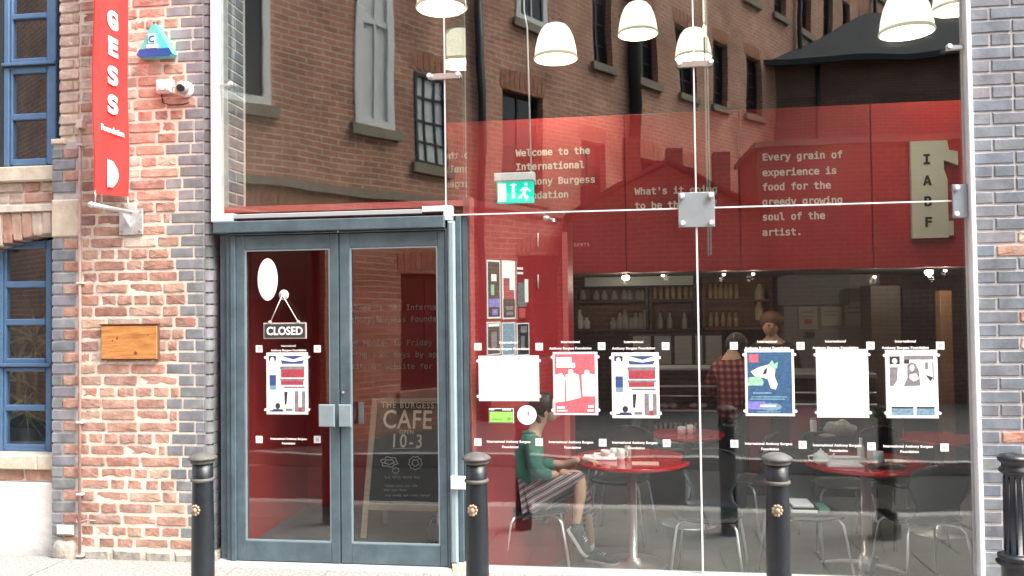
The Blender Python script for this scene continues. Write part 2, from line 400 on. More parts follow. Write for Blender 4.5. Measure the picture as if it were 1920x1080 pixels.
def lay(parent, V, name, x0, x1, z0, z1, y=0.0, rz=0, jy=.003):
    w = abs(x1-x0)
    if w < .02: return
    key = 's' if w > .16 else 'h'; me = R.choice(V[key]); w0 = SW if key == 's' else HW
    o = bpy.data.objects.new(name, me); COL.objects.link(o); o.parent = parent
    p = Vector(((x0+x1)/2, y+R.uniform(-jy, jy), (z0+z1)/2)) - origin(parent)
    o.location = p; o.scale = (w/w0, 1, (z1-z0)/BH)
    o.rotation_euler = (0, R.uniform(-.006,.006), rz)
    return o
C = .0753; J = .0128
NROW = 52; Z0 = .075

XL, XLU, XP, XE = X(97), X(110), X(149), X(396)
red_wall = thing('brick_wall', 'weathered red brick wall with creamy mortar left of the grey double doors', 'wall', (XP,0,0))
pilaster = thing('brick_pilaster', 'narrow pilaster of alternating blue and red bricks beside the blue windows', 'pilaster', (XL,0,0))
pillar = thing('brick_pillar', 'blue engineering brick pillar with rounded edge left of the glass front', 'pillar', (X(350),0,0))
MB().box(XP+.002, X(366), .0042, .42, -.1, 4.3).build('mortar', MORTAR, red_wall)
b = MB().box(X(366)+.001, XE-.042, .0055, .42, -.1, 4.3); b.box(XE-.0415, XE-.006, .045, .42, -.1, 4.3); b.box(XE-.0415, XE-.022, .018, .0445, -.1, 4.3); b.build('mortar', MORTARD, pillar)
SHELF_Z = Z(130, 263)
MB().box(XL+.004, XP, .010, .42, -.1, SHELF_Z-.01).build('mortar', MORTARD, pilaster)
MB().box(XLU+.004, XP, .012, .42, SHELF_Z-.01, 4.3).build('mortar', MORTAR, pilaster)
blk0, blk1 = Z(125, 445), Z(125, 373)
MB().bbox(XL, XP-.004, -.008, .1, blk0+.004, blk1-.004, .008).build('stone_block', SANDST, pilaster)
# pale stone shelf where the lower pilaster steps out
MB().bbox(XL-.004, XLU+.05, -.01, .3, SHELF_Z-.022, SHELF_Z+.012, .006).build('stone_cap', SANDST, pilaster)
teeth = [372, 335, 350, 335, 320, 335, 322, 338, 312, 335, 312, 340, 348, 335, 352, 338, 330, 335, 313]
XRND = XE-.045
bull = MB()
prof = [(XRND, 0)] + [(XE-.04+.04*math.sin(a), .04-.04*math.cos(a)) for a in [PI/2*k/5 for k in range(6)]] + [(XE, .16), (XRND, .16)]
n = len(prof); hh = BH/2
bull.v = [Vector((p[0]-XRND, p[1], -hh)) for p in prof] + [Vector((p[0]-XRND, p[1], hh)) for p in prof]
bull.f = [tuple(range(n-1,-1,-1)), tuple(range(n, 2*n))] + [(i, (i+1)%n, (i+1)%n+n, i+n) for i in range(n)]
bull.m = [0]*len(bull.f); bull.sm = [False]*len(bull.f)
BULL = bull.mesh('bullnose_brick', BLUE_B)
for r in range(NROW):
    z0 = Z0 + r*C; z1 = z0 + C - J; zc = (z0+z1)/2
    # pilaster
    if z1 < SHELF_Z-.02:
        if not (z1 > blk0-.01 and z0 < blk1+.01):
            if r % 2: lay(pilaster, V_BLUE, 'blue_brick', XL, XP-.035, z0, z1, jy=.001)
            else:
                lay(pilaster, V_BLUE, 'blue_brick', XL, XL+.075, z0, z1, jy=.001)
                lay(pilaster, V_RED, 'red_brick', XL+.083, XP-.004, z0, z1)
            
    elif z0 > SHELF_Z+.01:
        if r % 2: lay(pilaster, V_TAN, 'pale_brick', XLU, XP-.01, z0, z1)
        else:
            lay(pilaster, V_TAN, 'pale_brick', XLU, XLU+.10, z0, z1); lay(pilaster, V_TAN, 'pale_brick', XLU+.11, XP-.01, z0, z1)
    # red wall
    xb = X(teeth[(r*7) % len(teeth)])
    x = XP + R.uniform(.0,.02); hdr = (r % 4 == 1)
    x1 = x + R.uniform(.05, .19)
    while x < xb-.03:
        w = x1-x
        if xb - x1 < .07: x1 = xb - J
        V = V_RED
        if z0 > 3.0 and R.random() < .25 or x < XP+.35 and z0 > 2.2 and R.random() < .6: V = V_TAN
        elif R.random() < .05: V = V_TAN
        lay(red_wall, V, 'brick', x, min(x1, xb-J), z0+R.uniform(-.002,.002), z1+R.uniform(-.002,.002), jy=.004)
        x = x1 + J
        x1 = x + (HW if (hdr or R.random() < .12) else SW) + R.uniform(-.012,.012)
    # blue pillar
    x = xb
    first = HW if R.random() < .5 else R.uniform(.15,.19)
    while x < XRND-.03:
        x1 = min(x+first, XRND-J*.6)
        if XRND-x1 < .06: x1 = XRND-J*.6
        lay(pillar, V_BLUE, 'brick', x, x1, z0, z1, jy=.0012)
        x = x1+J*.75; first = SW if R.random() < .6 else HW
    o = bpy.data.objects.new('bullnose_brick', BULL); COL.objects.link(o); o.parent = pillar
    o.location = Vector((XRND, R.uniform(-.001,.001), zc)) - origin(pillar)
# inner reveal of the pillar, seen through the glass edge
XI = X(410)
for r in range(28, NROW):
    z0 = Z0 + r*C; z1 = z0+C-J
    y = .17
    cuts = [(.17,.385)] if r % 2 else [(.17,.275),(.285,.385)]
    for a, c_ in cuts:
        me = R.choice(V_BLUER['s' if c_-a > .16 else 'h'])
        o = bpy.data.objects.new('brick', me); COL.objects.link(o); o.parent = pillar
        o.location = Vector((XI-.012, (a+c_)/2, (z0+z1)/2)) - origin(pillar); o.rotation_euler = (0,0,PI/2); o.scale = ((c_-a)/(SW if c_-a > .16 else HW),1,1)
MB().box(XI-.3, XI-.0165, .165, .42, 2.1, 4.3).build('mortar', MORTARD, pillar)
# rough base stones of the red wall
base = [(97,150,1026,1062)]
b = MB().ball((0,0,0), 1, 14)
for v in b.v:
    q_ = 4.0; l_ = (abs(v.x)**q_+abs(v.y)**q_+abs(v.z)**q_)**(1/q_); v /= l_; v *= 1+.06*math.sin(v.x*7+v.z*5)+.05*math.sin(v.z*11-v.x*6)
    v.x = (X(97)+X(150))/2+v.x*.098; v.y = .05+v.y*.085; v.z = .02+v.z*.105
b.build('worn_stone', mat('rough_worn_stone', (.34,.32,.28), .95, var=.35, vscale=18, bump=.012, bscale=30), pilaster)
px = 160
for w in (52, 60, 55, 62, 20):
    b = MB().bbox(X(px), X(px+w-4), -.012, .15, -.05, .062+R.uniform(-.01,.006), .014)
    for v in b.v: v.z += R.uniform(-.006,.006); v.x += R.uniform(-.005,.005)
    b.build('base_stone', mat('rough_worn_stone', (.34,.32,.28), .95, var=.35, vscale=18, bump=.012, bscale=30), red_wall); px += w

# right brick pier
XR0 = X(1829); rp = thing('brick_pier', 'clean grey blue brick pier right of the tall glass front', 'pier', (XR0+.1,0,0))
MB().box(XR0, XR0+.62, .0075, .062, -.1, 4.3).build('mortar', MORTARD, rp)
for r in range(NROW):
    z0 = Z0 + r*C - .02; z1 = z0 + C - J
    if z0 > 3.3: lim = .19
    elif r % 2: lim = .245
    else: lim = .27
    if 2.0 < z0 < 3.2: lim = .5
    x = XR0+.004; w = SW if r % 2 else HW
    while x < XR0+.60:
        x1 = x+w
        blue = (x1-XR0) < lim+.02
        lay(rp, V_BLUER if blue or R.random() < .35 else (V_TAN if R.random() < (.7 if z0 > 3 else .3) else V_RED), 'brick', x, x1, z0, z1, jy=.0015)
        x = x1+J; w = SW if R.random() < .7 else HW

# ------------------------------------------------------------------ recessed window wall at far left
YR = .12
ww = thing('window_wall', 'recessed pale brick wall holding two tall blue casement windows', 'wall', (X(50,YR),YR,0))
xw0, xw1 = X(-70,YR), X(112,YR)
def P(px, py, Y=YR): return at(px, py, Y)
zs_u1, zs_u0 = Z(50,313,YR), Z(50,341,YR)      # upper sill
z_arch_top, z_arch_mid = Z(50,396,YR), Z(97,441,YR)
z_ls1, z_ls0 = Z(50,852,YR), Z(50,879,YR)      # lower sill
z_pl = Z(50,903,YR)
MB().box(xw0, xw1, YR+.012, YR+.3, z_arch_mid+.015, zs_u0).build('mortar', MORTAR, ww)
MB().box(xw0, xw1, YR+.012, YR+.3, z_pl, z_ls0).build('mortar', MORTAR, ww)
MB().bbox(xw0, xw1, YR-.02, YR+.3, -.08, z_pl-.004, .01).build('painted_plinth', RENDER, ww)
MB().bbox(xw0, xw1, YR-.035, YR+.2, zs_u0, zs_u1, .008).build('window_sill', SANDST, ww)
MB().bbox(xw0, X(75,YR), YR-.035, YR+.2, z_ls0, z_ls1, .008).build('window_sill', SANDST, ww)
MB().bbox(X(75,YR)+.004, xw1, YR-.035, YR+.2, z_ls0, z_ls1, .008).build('window_sill', SANDST, ww)
z = zs_u0-.004
row = 0
while z - C > z_arch_top:
    x = xw0 + (0.11 if row % 2 else 0)
    while x < xw1:
        w = SW if R.random() < .7 else HW
        lay(ww, V_TAN if R.random() < .55 else V_RED, 'brick', x, min(x+w, xw1), z-C+J, z, y=YR); x += w+J
    z -= C; row += 1
MB().bbox(xw0, xw1, YR-.012, YR+.1, z_arch_top-.004, z-.004, .003).build('mortar_fillet', MORTAR, ww)
ARCHX, AR = X(150,YR), 2.1
def arch_z(x): return z_arch_mid + .025 - (AR - math.sqrt(max(0, AR*AR-(x-ARCHX)**2)))
x = xw0
while x < xw1-.02:
    w = .066; zb = arch_z(x+w/2); ztop = z_arch_top-.008
    me = rough_brick(w, ztop-zb, .004, .006, .2).mesh('arch_brick', RED_B if R.random() < .35 else TAN_B)
    o = bpy.data.objects.new('arch_brick', me); COL.objects.link(o); o.parent = ww
    o.location = Vector((x+w/2, YR+R.uniform(-.003,.003), (zb+ztop)/2)) - origin(ww); o.rotation_euler = (0,-.05,0)
    x += w+.009
b = MB(); 
for i in range(8):
    xa = xw0 + (xw1-xw0)*i/8; xb_ = xw0 + (xw1-xw0)*(i+1)/8
    b.box(xa, xb_, YR+.02, YR+.22, arch_z((xa+xb_)/2)+.02, z_arch_top-.01)
b.build('arch_mortar', MORTAR, ww)
x = xw0
while x < xw1:
    lay(ww, V_RED, 'brick', x, min(x+SW, xw1), z_pl+.006, z_ls0-.004, y=YR+.004); x += SW+J
# windows
def casement(name_lab, frame_px, panes, transoms, top=None):
    YW = YR+.10
    x0, x1 = X(frame_px[0],YW), X(frame_px[2],YW)
    zt, zb = (Z(50,frame_px[1],YW) if top is None else top), Z(50,frame_px[3],YW)
    w = MB()
    xs0, xs1 = X(panes[0][0],YW), X(panes[0][2],YW)
    w.bbox(x0, xs0-.02, YW, YW+.06, zb, zt, .006); w.bbox(xs1+.02, x1, YW, YW+.06, zb, zt, .006)
    o = w.build('window', BLUEP, ww, label=name_lab)
    s = MB(); s.bbox(xs0-.0195, xs0, YW+.012, YW+.05, zb+.01, zt-.005, .005); s.bbox(xs1, xs1+.0195, YW+.012, YW+.05, zb+.01, zt-.005, .005)
    s.build('casement_stile', BLUEP, o)
    edges = sorted([(Z(50,p[3],YW), Z(50,p[1],YW)) for p in panes])
    lo = zb
    for i, (a, c_) in enumerate(edges):
        MB().bbox(xs0+.0005, xs1-.0005, YW+.008, YW+.05, lo, a, .006).build('glazing_bar', BLUEP, o)
        MB().box(xs0-.004, xs1+.004, YW+.03, YW+.036, a-.004, c_+.004).build('pane', GLASSW, o)
        lo = c_
    if zt-lo > .01: MB().bbox(xs0+.0005, xs1-.0005, YW+.008, YW+.05, lo, zt, .006).build('glazing_bar', BLUEP, o)
    for t in transoms:
        zt_ = Z(50,t,YW); MB().bbox(x0-.002, x1+.004, YW-.02, YW-.001, zt_-.012, zt_+.010, .004).build('transom', BLUEP, o)
        MB().box(x0, x1, YW-.006, YW-.0005, zt_-.022, zt_-.0125).build('shade_strip', DARKP, o)  # dark strip laid on as the shade under the transom
    return o
casement('tall blue casement window above the pale stone sill', (5,-60,103,310), [(20,-80,84,24),(20,34,84,108),(20,137,84,212),(20,224,84,297)], [120], top=4.2)
casement('blue casement window under the brick arch with spiky plant behind', (-4,455,96,848), [(9,466,83,527),(9,539,83,598),(9,610,83,672),(9,697,83,760),(9,771,83,834)], [684], top=Z(50,451,YR+.10))
# dark jambs, arch tympanum and neighbouring casements running out of frame
b = MB(); b.box(X(103.3,YR+.1), xw1+.05, YR+.12, YR+.2, zs_u1, 4.2); b.box(X(-60,YR+.1), X(4.5,YR+.1), YR+.105, YR+.15, zs_u1, 4.2)
b.box(X(-60,YR+.1), X(-5,YR+.1), YR+.105, YR+.15, z_ls1, z_arch_mid)
b.box(xw0, xw1, YR+.165, YR+.2, Z(50,451,YR+.1), z_arch_mid+.06)
b.build('dark_jamb', DARKP, ww)
# the room behind those windows
b = MB(); b.quad((-7,2.2,-.3),(-3.0,2.2,-.3),(-3.0,2.2,4.4),(-7,2.2,4.4)); b.quad((-3.0,2.2,-.3),(-3.0,.43,-.3),(-3.0,.43,4.4),(-3.0,2.2,4.4))
b.quad((-7,.4,4.4),(-7,2.2,4.4),(-3,2.2,4.4),(-3,.4,4.4)); b.quad((-7,.4,-.05),(-3,.4,-.05),(-3,2.2,-.05),(-7,2.2,-.05)); b.quad((-7,.4,-.3),(-7,2.2,-.3),(-7,2.2,4.4),(-7,.4,4.4))
b.build('back_room_wall', DARKW, kind='structure')
LEAF = mat('striped_yucca_leaf', (.13,.17,.065), .5, var=.4, vscale=14, var2=(.34,.38,.20))
pl = thing('spiky_plant', 'tall spiky leaved plant behind the lower blue window', 'plant', (X(50,.55), .55, Z(50,690,.55)-.55))
po = origin(pl)
MB().lathe([(.10,0),(.13,.22),(.125,.22)], po.x, po.y, po.z-.1, 14).build('pot', BLACK, pl)
for st in range(3):
    base = Vector((po.x+(-.07,.04,.01)[st], po.y+(.0,.03,-.03)[st], po.z)); hgt = (.62,.86,.36)[st]
    MB().tube([base, base+Vector((.01,0,hgt*.6)), base+Vector((.0,.0,hgt))], .016, 6).build('stem', BROWNW, pl)
    tp = base+Vector((0,0,hgt))
    for k in range(20):
        a = R.uniform(0, 2*PI); el = R.uniform(-.7, 1.35); Ln = R.uniform(.18,.34)
        d = Vector((math.cos(a)*math.cos(el), math.sin(a)*math.cos(el)*.6, math.sin(el))); sd_ = d.cross(Vector((0,1,.2))).normalized()*.013
        q = MB(); pr = [tp-Vector((0,0,R.uniform(0,.2)))]
        for j in range(1,5): pr.append(pr[0]+d*(Ln*j/4)+Vector((0,0,-.10*(j/4)**2*Ln*3)))
        ws = [.5,1,.9,.55,.05]; vs = []
        for p_, w_ in zip(pr, ws): vs += [p_-sd_*w_, p_+sd_*w_]
        q.add(vs, [(2*j,2*j+1,2*j+3,2*j+2) for j in range(4)]); q.build('leaf', LEAF, pl)

# ================================================================== GLASS FRONT
GT = .016
gf = thing('glass_front', 'tall frameless glass shopfront in white steel edging with steel point fixings', 'shopfront', (X(1100),0,0))
XF0, XJ1, XJ2, XFR = X(414), X(838), X(1309), X(1819)
ZRAIL = Z(620,402); ZJ = Z(1309,390); ZTOP = 4.9; ZSILL = .022
def pane(x0, x1, z0, z1): MB().box(x0+.003, x1-.003, 0, GT, z0+.003, z1-.003).build('glass_pane', GLASS, gf)
pane(XF0, XJ1, ZRAIL+.02, ZTOP); pane(XJ1, XJ2, ZJ, ZTOP); pane(XJ2, XFR, ZJ, ZTOP); pane(X(879), XJ2, ZSILL, ZJ); pane(XJ2, XFR, ZSILL, ZJ)
# silicone joints
SIL = mat('pale_silicone_joint', (.72,.73,.73), .4)
def jb(x0,x1,z0,z1,nm='joint'): MB().box(x0,x1,-.002,GT+.002,z0,z1).build(nm, SIL, gf)
jb(XJ1-.003, XJ1+.003, ZRAIL+.02, ZTOP); jb(XJ2-.005, XJ2+.005, ZSILL, ZJ-.004); jb(XJ2-.004, XJ2+.004, ZJ+.004, ZTOP); jb(X(850), XFR, ZJ-.004, ZJ+.004)
MB().bbox(XFR+.001, XR0-.001, -.045, .05, -.02, 4.9, .004).build('frame', WHITEM, gf)
MB().bbox(X(400), XF0-.001, -.03, .05, ZRAIL-.03, 4.9, .004).build('frame', WHITEM, gf)
MB().bbox(XF0+.10, X(795)-.001, -.028, .05, ZRAIL-.014, ZRAIL+.014, .003).build('frame_rail', mat('pale_grey_rail', (.42,.45,.46), .4, .2), gf)
MB().bbox(XF0, XF0+.099, -.03, .05, ZRAIL-.03, ZRAIL+.02, .003).build('corner_bracket', WHITEM, gf)
b = MB().bbox(X(795), X(850), -.03, .05, ZRAIL-.005, ZRAIL+.030, .003); b.bbox(X(835), X(850), -.0295, .049, ZRAIL-.06, ZRAIL-.0055, .003); b.build('corner_bracket', WHITEM, gf)
MB().bbox(X(878), XFR+.02, -.035, .05, -.005, .021, .004).build('sill', WHITEM, gf)
# glass fins behind the joints
def fin(x, z0, z1, d=.30):
    MB().box(x-.008, x+.008, GT+.012, GT+d, z0, z1).build('glass_fin', FIN, gf)
    MB().box(x-.005, x+.005, GT+d+.0005, GT+d+.004, z0, z1).build('fin_edge', GEDGE, gf)
fin(XJ1, ZRAIL+.05, ZTOP, .66); fin(X(1335), ZJ-.28, ZTOP, .12)
# patch fittings with studs
def stud(par, x, z, r=.017):
    MB().lathe([(r*.7,-.042),(r,-.034),(r,-.020),(r*.5,-.016),(r*.5,-.001)], x, 0, z, 14, axis='Y').build('stud', mat('satin_stud_steel',(.80,.81,.82),.42,.55), par)
def fitting(x0, x1, z0, z1, studs, m=PATCH):
    o = MB().bbox(x0, x1, -.0155, -.003, z0, z1, .003).build('patch_fitting', m, gf)
    for s in studs: stud(o, *s)
    MB().bbox(x0+.01, x1-.01, GT+.003, GT+.011, z0+.004, z1-.004, .002).build('backing_plate', m, o)
x0, x1, za, zb = X(1275), X(1343), Z(1309,426), Z(1309,361)
fitting(x0, x1, za, zb, [(x0+.022,za+.022),(x1-.022,za+.022),(x0+.022,zb-.022),(x1-.022,zb-.022)])
z_ = Z(838,143); fitting(X(808), X(868), z_-.017, z_+.017, [(X(811),z_),(X(865),z_)], STEEL)
z_ = Z(1303,120); fitting(X(1278), X(1343), z_-.017, z_+.017, [(X(1281),z_),(X(1340),z_)], STEEL)
za, zb = Z(1788,406), Z(1788,350)
fitting(X(1790), XFR-.003, za-.01, zb+.01, [(X(1794),za+.01),(X(1796),zb-.01)])
z_ = Z(1780,90); fitting(X(1785), XFR-.003, z_-.012, z_+.012, [(X(1789),z_)], STEEL)
z_ = Z(432,160); fitting(XF0+.004, X(438), z_-.008, z_+.008, [(X(437),z_)], STEEL)

# logo squares and tiny lettering stuck on the glass
VIN = mat('white_vinyl_sticker', (.74,.75,.74), .6); VING = mat('grey_vinyl_mark', (.45,.46,.46), .6)
def sticker(par, px, py, Y=-.0012):
    p = at(px, py, Y); s = .0225
    o = MB().box(p.x-s, p.x+s, Y-.0006, Y+.0006, p.z-s, p.z+s).build('logo_sticker', VIN, par)
    MB().box(p.x-s*.45, p.x+s*.45, Y-.0012, Y-.0007, p.z-s*.5, p.z+s*.5).build('logo_mark', VING, o)
for px, py in ((896,650),(1011,650),(1128,649),(1248,649),(1376,648.5),(1501,648.5),(1632,648),(1763,648),(896,829),(1011,829),(1130,830),(1250,831),(1377,832),(1505,834),(1634,837),(1771,839)):
    sticker(gf, px, py)
def strip(par, cx, py, s, Y=-.0012, size=.020, wx=1.0):
    text(s, at(cx, py, Y), size, TXT, par, 'glass_lettering', align='CENTER', bold=.03, wx=wx, space=1.1)
for a, b_, y in ((896,1011,650),(1011,1128,649),(1128,1248,649),(1376,1501,648.5),(1501,1632,648),(1632,1763,648)):
    strip(gf, (a+b_)/2, y-6, 'International'); strip(gf, (a+b_)/2, y+6, 'Anthony Burgess Foundation', wx=.98)
for a, b_, y in ((896,1011,829),(1011,1130,830),(1130,1250,831),(1377,1505,833),(1505,1634,836),(1634,1771,838)):
    strip(gf, (a+b_)/2, y+1, 'International Anthony Burgess', wx=.98); strip(gf, (a+b_)/2+3, y+11, 'Foundation')

# ================================================================== DOUBLE DOORS
dd = thing('double_door', 'pair of grey blue framed glass doors with square push plates', 'door', (X(637),0,0))
xj0, xj1, xm0, xm1, xr0, xr1 = X(418), X(444), X(636), X(638), X(836), X(849)
ZH1, ZH0 = Z(620,413), Z(620,437); ZT = Z(637,438); 
MB().bbox(X(408), X(838), -.06, .10, ZH0+.012, ZH1+.004, .005).build('door_head', GREYP, dd)
MB().bbox(X(430), X(838), -.025, .10, ZT+.004, ZH0+.011, .004).build('head_trim', GREYP, dd)
b = MB(); b.bbox(X(408), X(424), .03, .15, 0, ZH0+.011, .006); b.bbox(X(424)+.001, X(434), -.005, .15, 0, ZH0+.011, .006); b.bbox(X(434)+.001, xj1-.001, -.02, .12, 0, ZT+.003, .004); b.build('door_jamb', GREYP, dd)
b = MB(); b.bbox(xr0+.002, X(842), -.02, .12, 0, ZH0+.010, .004); b.build('door_jamb', GREYP, dd)
LJ = mat('pale_blue_grey_post', (.25,.33,.36), .35, .1, var=.06)
b = MB(); b.bbox(X(842)+.001, X(856), -.04, .06, .05, ZRAIL-.065, .012); b.build('post', LJ, dd)
b = MB(); b.bbox(X(856)+.001, X(866), -.01, .12, .05, ZJ-.006, .004); b.bbox(X(866)+.001, X(877), .015, .12, .05, ZJ-.006, .004); b.build('post_return', GREYP, dd)
MB().bbox(X(845), X(878), -.05, .1, 0, .048, .006).build('post_base', SANDST, dd)
MB().bbox(X(408), X(845), -.10, .15, -.02, .018, .01).build('threshold', mat('worn_pale_threshold', (.36,.355,.34), .8, var=.15, vscale=14, bump=.003), dd)
def leaf(x0, x1, gx0, gx1, label):
    z0, z1 = .022, ZT; g0, g1 = .022+.125, Z(637,465)
    w = MB(); y = -.012
    w.bbox(x0, gx0, y, .04, z0, z1, .003); w.bbox(gx1, x1, y, .04, z0, z1, .003); w.bbox(gx0+.0005, gx1-.0005, y+.001, .039, z0, g0, .003); w.bbox(gx0+.0005, gx1-.0005, y+.001, .039, g1, z1, .003)
    o = w.build('door_leaf', GREYP, dd, label=label)
    bd = MB(); c = .010
    bd.box(gx0+.0005, gx0+c, y+.006, y+.0115, g0+.0005, g1-.0005); bd.box(gx1-c, gx1-.0005, y+.006, y+.0115, g0+.0005, g1-.0005); bd.box(gx0+c, gx1-c, y+.006, y+.0115, g0+.0005, g0+c); bd.box(gx0+c, gx1-c, y+.006, y+.0115, g1-c, g1-.0005)
    bd.build('glazing_bead', LJ, o)
    MB().box(gx0+.0006, gx1-.0006, .002, .010, g0+.0006, g1-.0006).build('glass_pane', GLASSD, o)
    return o, g0, g1
l1, G0, G1 = leaf(xj1, xm0, X(460), X(620), 'left leaf of the grey doors, hung with a closed sign')
l2, _, _ = leaf(xm1, xr0, X(657), X(822), 'right leaf of the grey doors in front of a chalkboard')
za, zb = Z(620,797), Z(620,756)
b = MB(); b.bbox(X(604), X(633), -.075, -.060, za, zb, .004); b.box(X(612), X(626), -.060, -.013, za+.03, zb-.03); b.build('push_plate', mat('pale_push_plate', (.22,.28,.31), .35, .1, var=.1), l1)
b = MB(); b.bbox(X(641), X(664), -.075, -.060, za, zb, .004); b.box(X(645), X(660), -.060, -.013, za+.03, zb-.03); b.build('push_plate', MATS['pale_push_plate'], l2)
MB().bbox(X(665), X(675), .05, .065, za, zb, .003).build('inner_push_plate', MATS['grey_blue_door_paint'], l2)
MB().lathe([(.008,-.02),(.008,-.0125)], X(644), 0, Z(644,735), 12, axis='Y').build('lock_cylinder', CHROME, l2)
b = MB().box(X(636), X(639), -.03, -.0255, ZT+.005, ZT+.03); b.build('latch_plate', STEEL, dd)
for px, py in ((486,654),(595,654),(486,824),(595,824)): sticker(l1, px, py, -.0005)
strip(l1, 541, 650, 'International', -.0005, .017); strip(l1, 541, 658.5, 'Anthony Burgess Foundation', -.0005, .018)
strip(l1, 541, 824.5, 'International Anthony Burgess', -.0005, .0175); strip(l1, 541, 833, 'Foundation', -.0005, .0175)
MB().lathe([(.066,-.0012),(.066,.0012)], 0, 0, 0, 32, axis='Y') 
ov = MB().lathe([(1,-.0012),(1,.0012)], 0, 0, 0, 36, axis='Y')
pc = at(502,524,-.002)
for v in ov.v: v.x = pc.x+v.x*.067; v.z = pc.z+v.z*.135; v.y += pc.y
ov.build('oval_sticker', mat('bright_white_vinyl', (.92,.92,.92), .5), l1)
# closed sign on its sucker
cs = thing('closed_sign', 'small black CLOSED sign hanging by a string from a sucker on the left door', 'sign', at(535,620,-.02))
pk = at(532,553,-.004)
MB().lathe([(.034,-.002),(.030,-.008),(.012,-.014),(.008,-.022),(.001,-.024)], pk.x, -.001, pk.z, 20, axis='Y').build('suction_cup', mat('clear_plastic_cup', (.45,.45,.5), .2), cs)
ZC0, ZC1, XC0, XC1 = Z(535,635), Z(535,605), X(497), X(577)
for px in (509, 562):
    e = Vector((X(px), -.022, ZC1)); MB().tube([(pk.x,-.024,pk.z), e], .0035, 6).build('string', mat('pale_string', (.62,.55,.50), .8), cs)
    MB().ball((e.x, e.y-.004, e.z+.004), .010, 8, (1.3,.7,1)).build('string_knot', MATS['pale_string'], cs)
MB().bbox(XC0, XC1, -.026, -.018, ZC0, ZC1, .002).build('board', mat('pale_sign_rim', (.45,.36,.34), .6), cs)
MB().box(XC0+.008, XC1-.008, -.0285, -.0262, ZC0+.008, ZC1-.008).build('board_face', CHALK, cs)
text('CLOSED', ((XC0+XC1)/2, -.0292, ZC0+.026), .072, TXT, cs, align='CENTER', bold=.022, wx=.90)

# ================================================================== FITTINGS ON THE WALL
# banner
bn_x = X(247)
by0, by1 = -.035, -.385
zbt = at(247,374,0).z
bn = thing('banner', 'long red vertical banner with white capital letters on the brick wall', 'banner', (bn_x, -.2, zbt))
b = MB(); rows = 24; cols = 6
vs = []; 
for i in range(rows+1):
    for j in range(cols+1):
        z = zbt + 2.3*i/rows; y = by0 + (by1-by0)*j/cols
        z2 = z + (.0 if i else .012*math.cos(PI*j/cols)); vs.append((bn_x+.0035*math.sin(i*.7)+.0045*math.sin(j*1.3+i*.45), y, z2))
fs = [(i*(cols+1)+j, i*(cols+1)+j+1, (i+1)*(cols+1)+j+1, (i+1)*(cols+1)+j) for i in range(rows) for j in range(cols)]
m2 = len(vs); vs2 = [(v[0]-.006, v[1], v[2]) for v in vs]
b.add(vs+vs2, fs+[tuple(m2+k for k in reversed(f)) for f in fs]); b.build('fabric', BANR, bn)
ycen = (by0+by1)/2
def bz(py):   # height on the banner plane at its middle
    return 1.6 + ( at(212,py,ycen).z - 1.6 )
for ch, py in (('R',-14),('G',53),('E',103),('S',157),('S',211)):
    text(ch, (bn_x+.009, ycen, bz(py)), .195, TXT, bn, 'letter', face='+X', align='CENTER', bold=.045, mono=True, wx=1.25)
text('Foundation', (bn_x+.009, ycen, bz(250)), .052, TXT, bn, 'letter', face='+X', align='CENTER', bold=.03, wx=1.0)
dp = [(ycen-.055, bz(352)), (ycen-.055, bz(302))]
b = MB(); pts = [(ycen-.055, bz(353)),(ycen+.0, bz(351)),(ycen+.045, bz(338)),(ycen+.058, bz(327)),(ycen+.045, bz(315)),(ycen+.0, bz(303)),(ycen-.055, bz(301))]
b.add([(bn_x+.010,p[0],p[1]) for p in pts]+[(bn_x+.008,p[0],p[1]) for p in pts], [tuple(range(7)), tuple(range(13,6,-1))]+[(i,i+7,(i+1)%7+7,(i+1)%7) for i in range(7)]); b.build('emblem', TXT, bn)
b = MB(); pts = [(ycen+.015, bz(342)),(ycen+.035, bz(334)),(ycen+.035, bz(320)),(ycen+.015, bz(313)),(ycen+.022, bz(327))]
b.add([(bn_x+.0115,p[0],p[1]) for p in pts], [(0,1,2,3,4)]); b.build('emblem_grey_mark', mat('grey_print', (.35,.42,.44), .6), bn)  # grey shape printed on the emblem
# its lower bracket
bk = thing('banner_bracket', 'galvanised wall bracket with arm below the red banner', 'bracket', (bn_x, 0, zbt-.12))
pz1, pz0, px0, px1 = Z(247,392), Z(247,440), X(226), X(270)
MB().bbox(px0, px1, -.016, -.004, pz0, pz1, .002).build('wall_plate', GALV, bk)
for xx in (px0+.02, px1-.02):
    for zz in (pz0+.02, pz1-.02): MB().lathe([(.008,-.026),(.008,-.017)], xx, 0, zz, 6, axis='Y').build('bolt', STEEL, bk)
zarm = zbt - .085
MB().tube([(bn_x,-.017,zarm),(bn_x,-.41,zarm)], .014, 10).build('arm', GALV, bk)
b = MB(); b.add([(bn_x-.003,-.017,zarm-.012),(bn_x+.003,-.017,zarm-.012),(bn_x+.003,-.017,zarm-.10),(bn_x-.003,-.017,zarm-.10),(bn_x-.003,-.12,zarm-.012),(bn_x+.003,-.12,zarm-.012)], [(0,1,2,3),(0,4,5,1),(1,5,2),(0,3,4),(2,5,4,3)]); b.build('gusset', GALV, bk)
for yy in (by0-.01, by1+.01): MB().tube([(bn_x,yy,zbt+.012),(bn_x+.008,yy-.004,zbt-.03),(bn_x,yy,zarm+.010)], .004, 6).build('tie', GALV, bk)
MB().ball((bn_x,-.41,zarm), .019, 10).build('end_cap', GALV, bk)
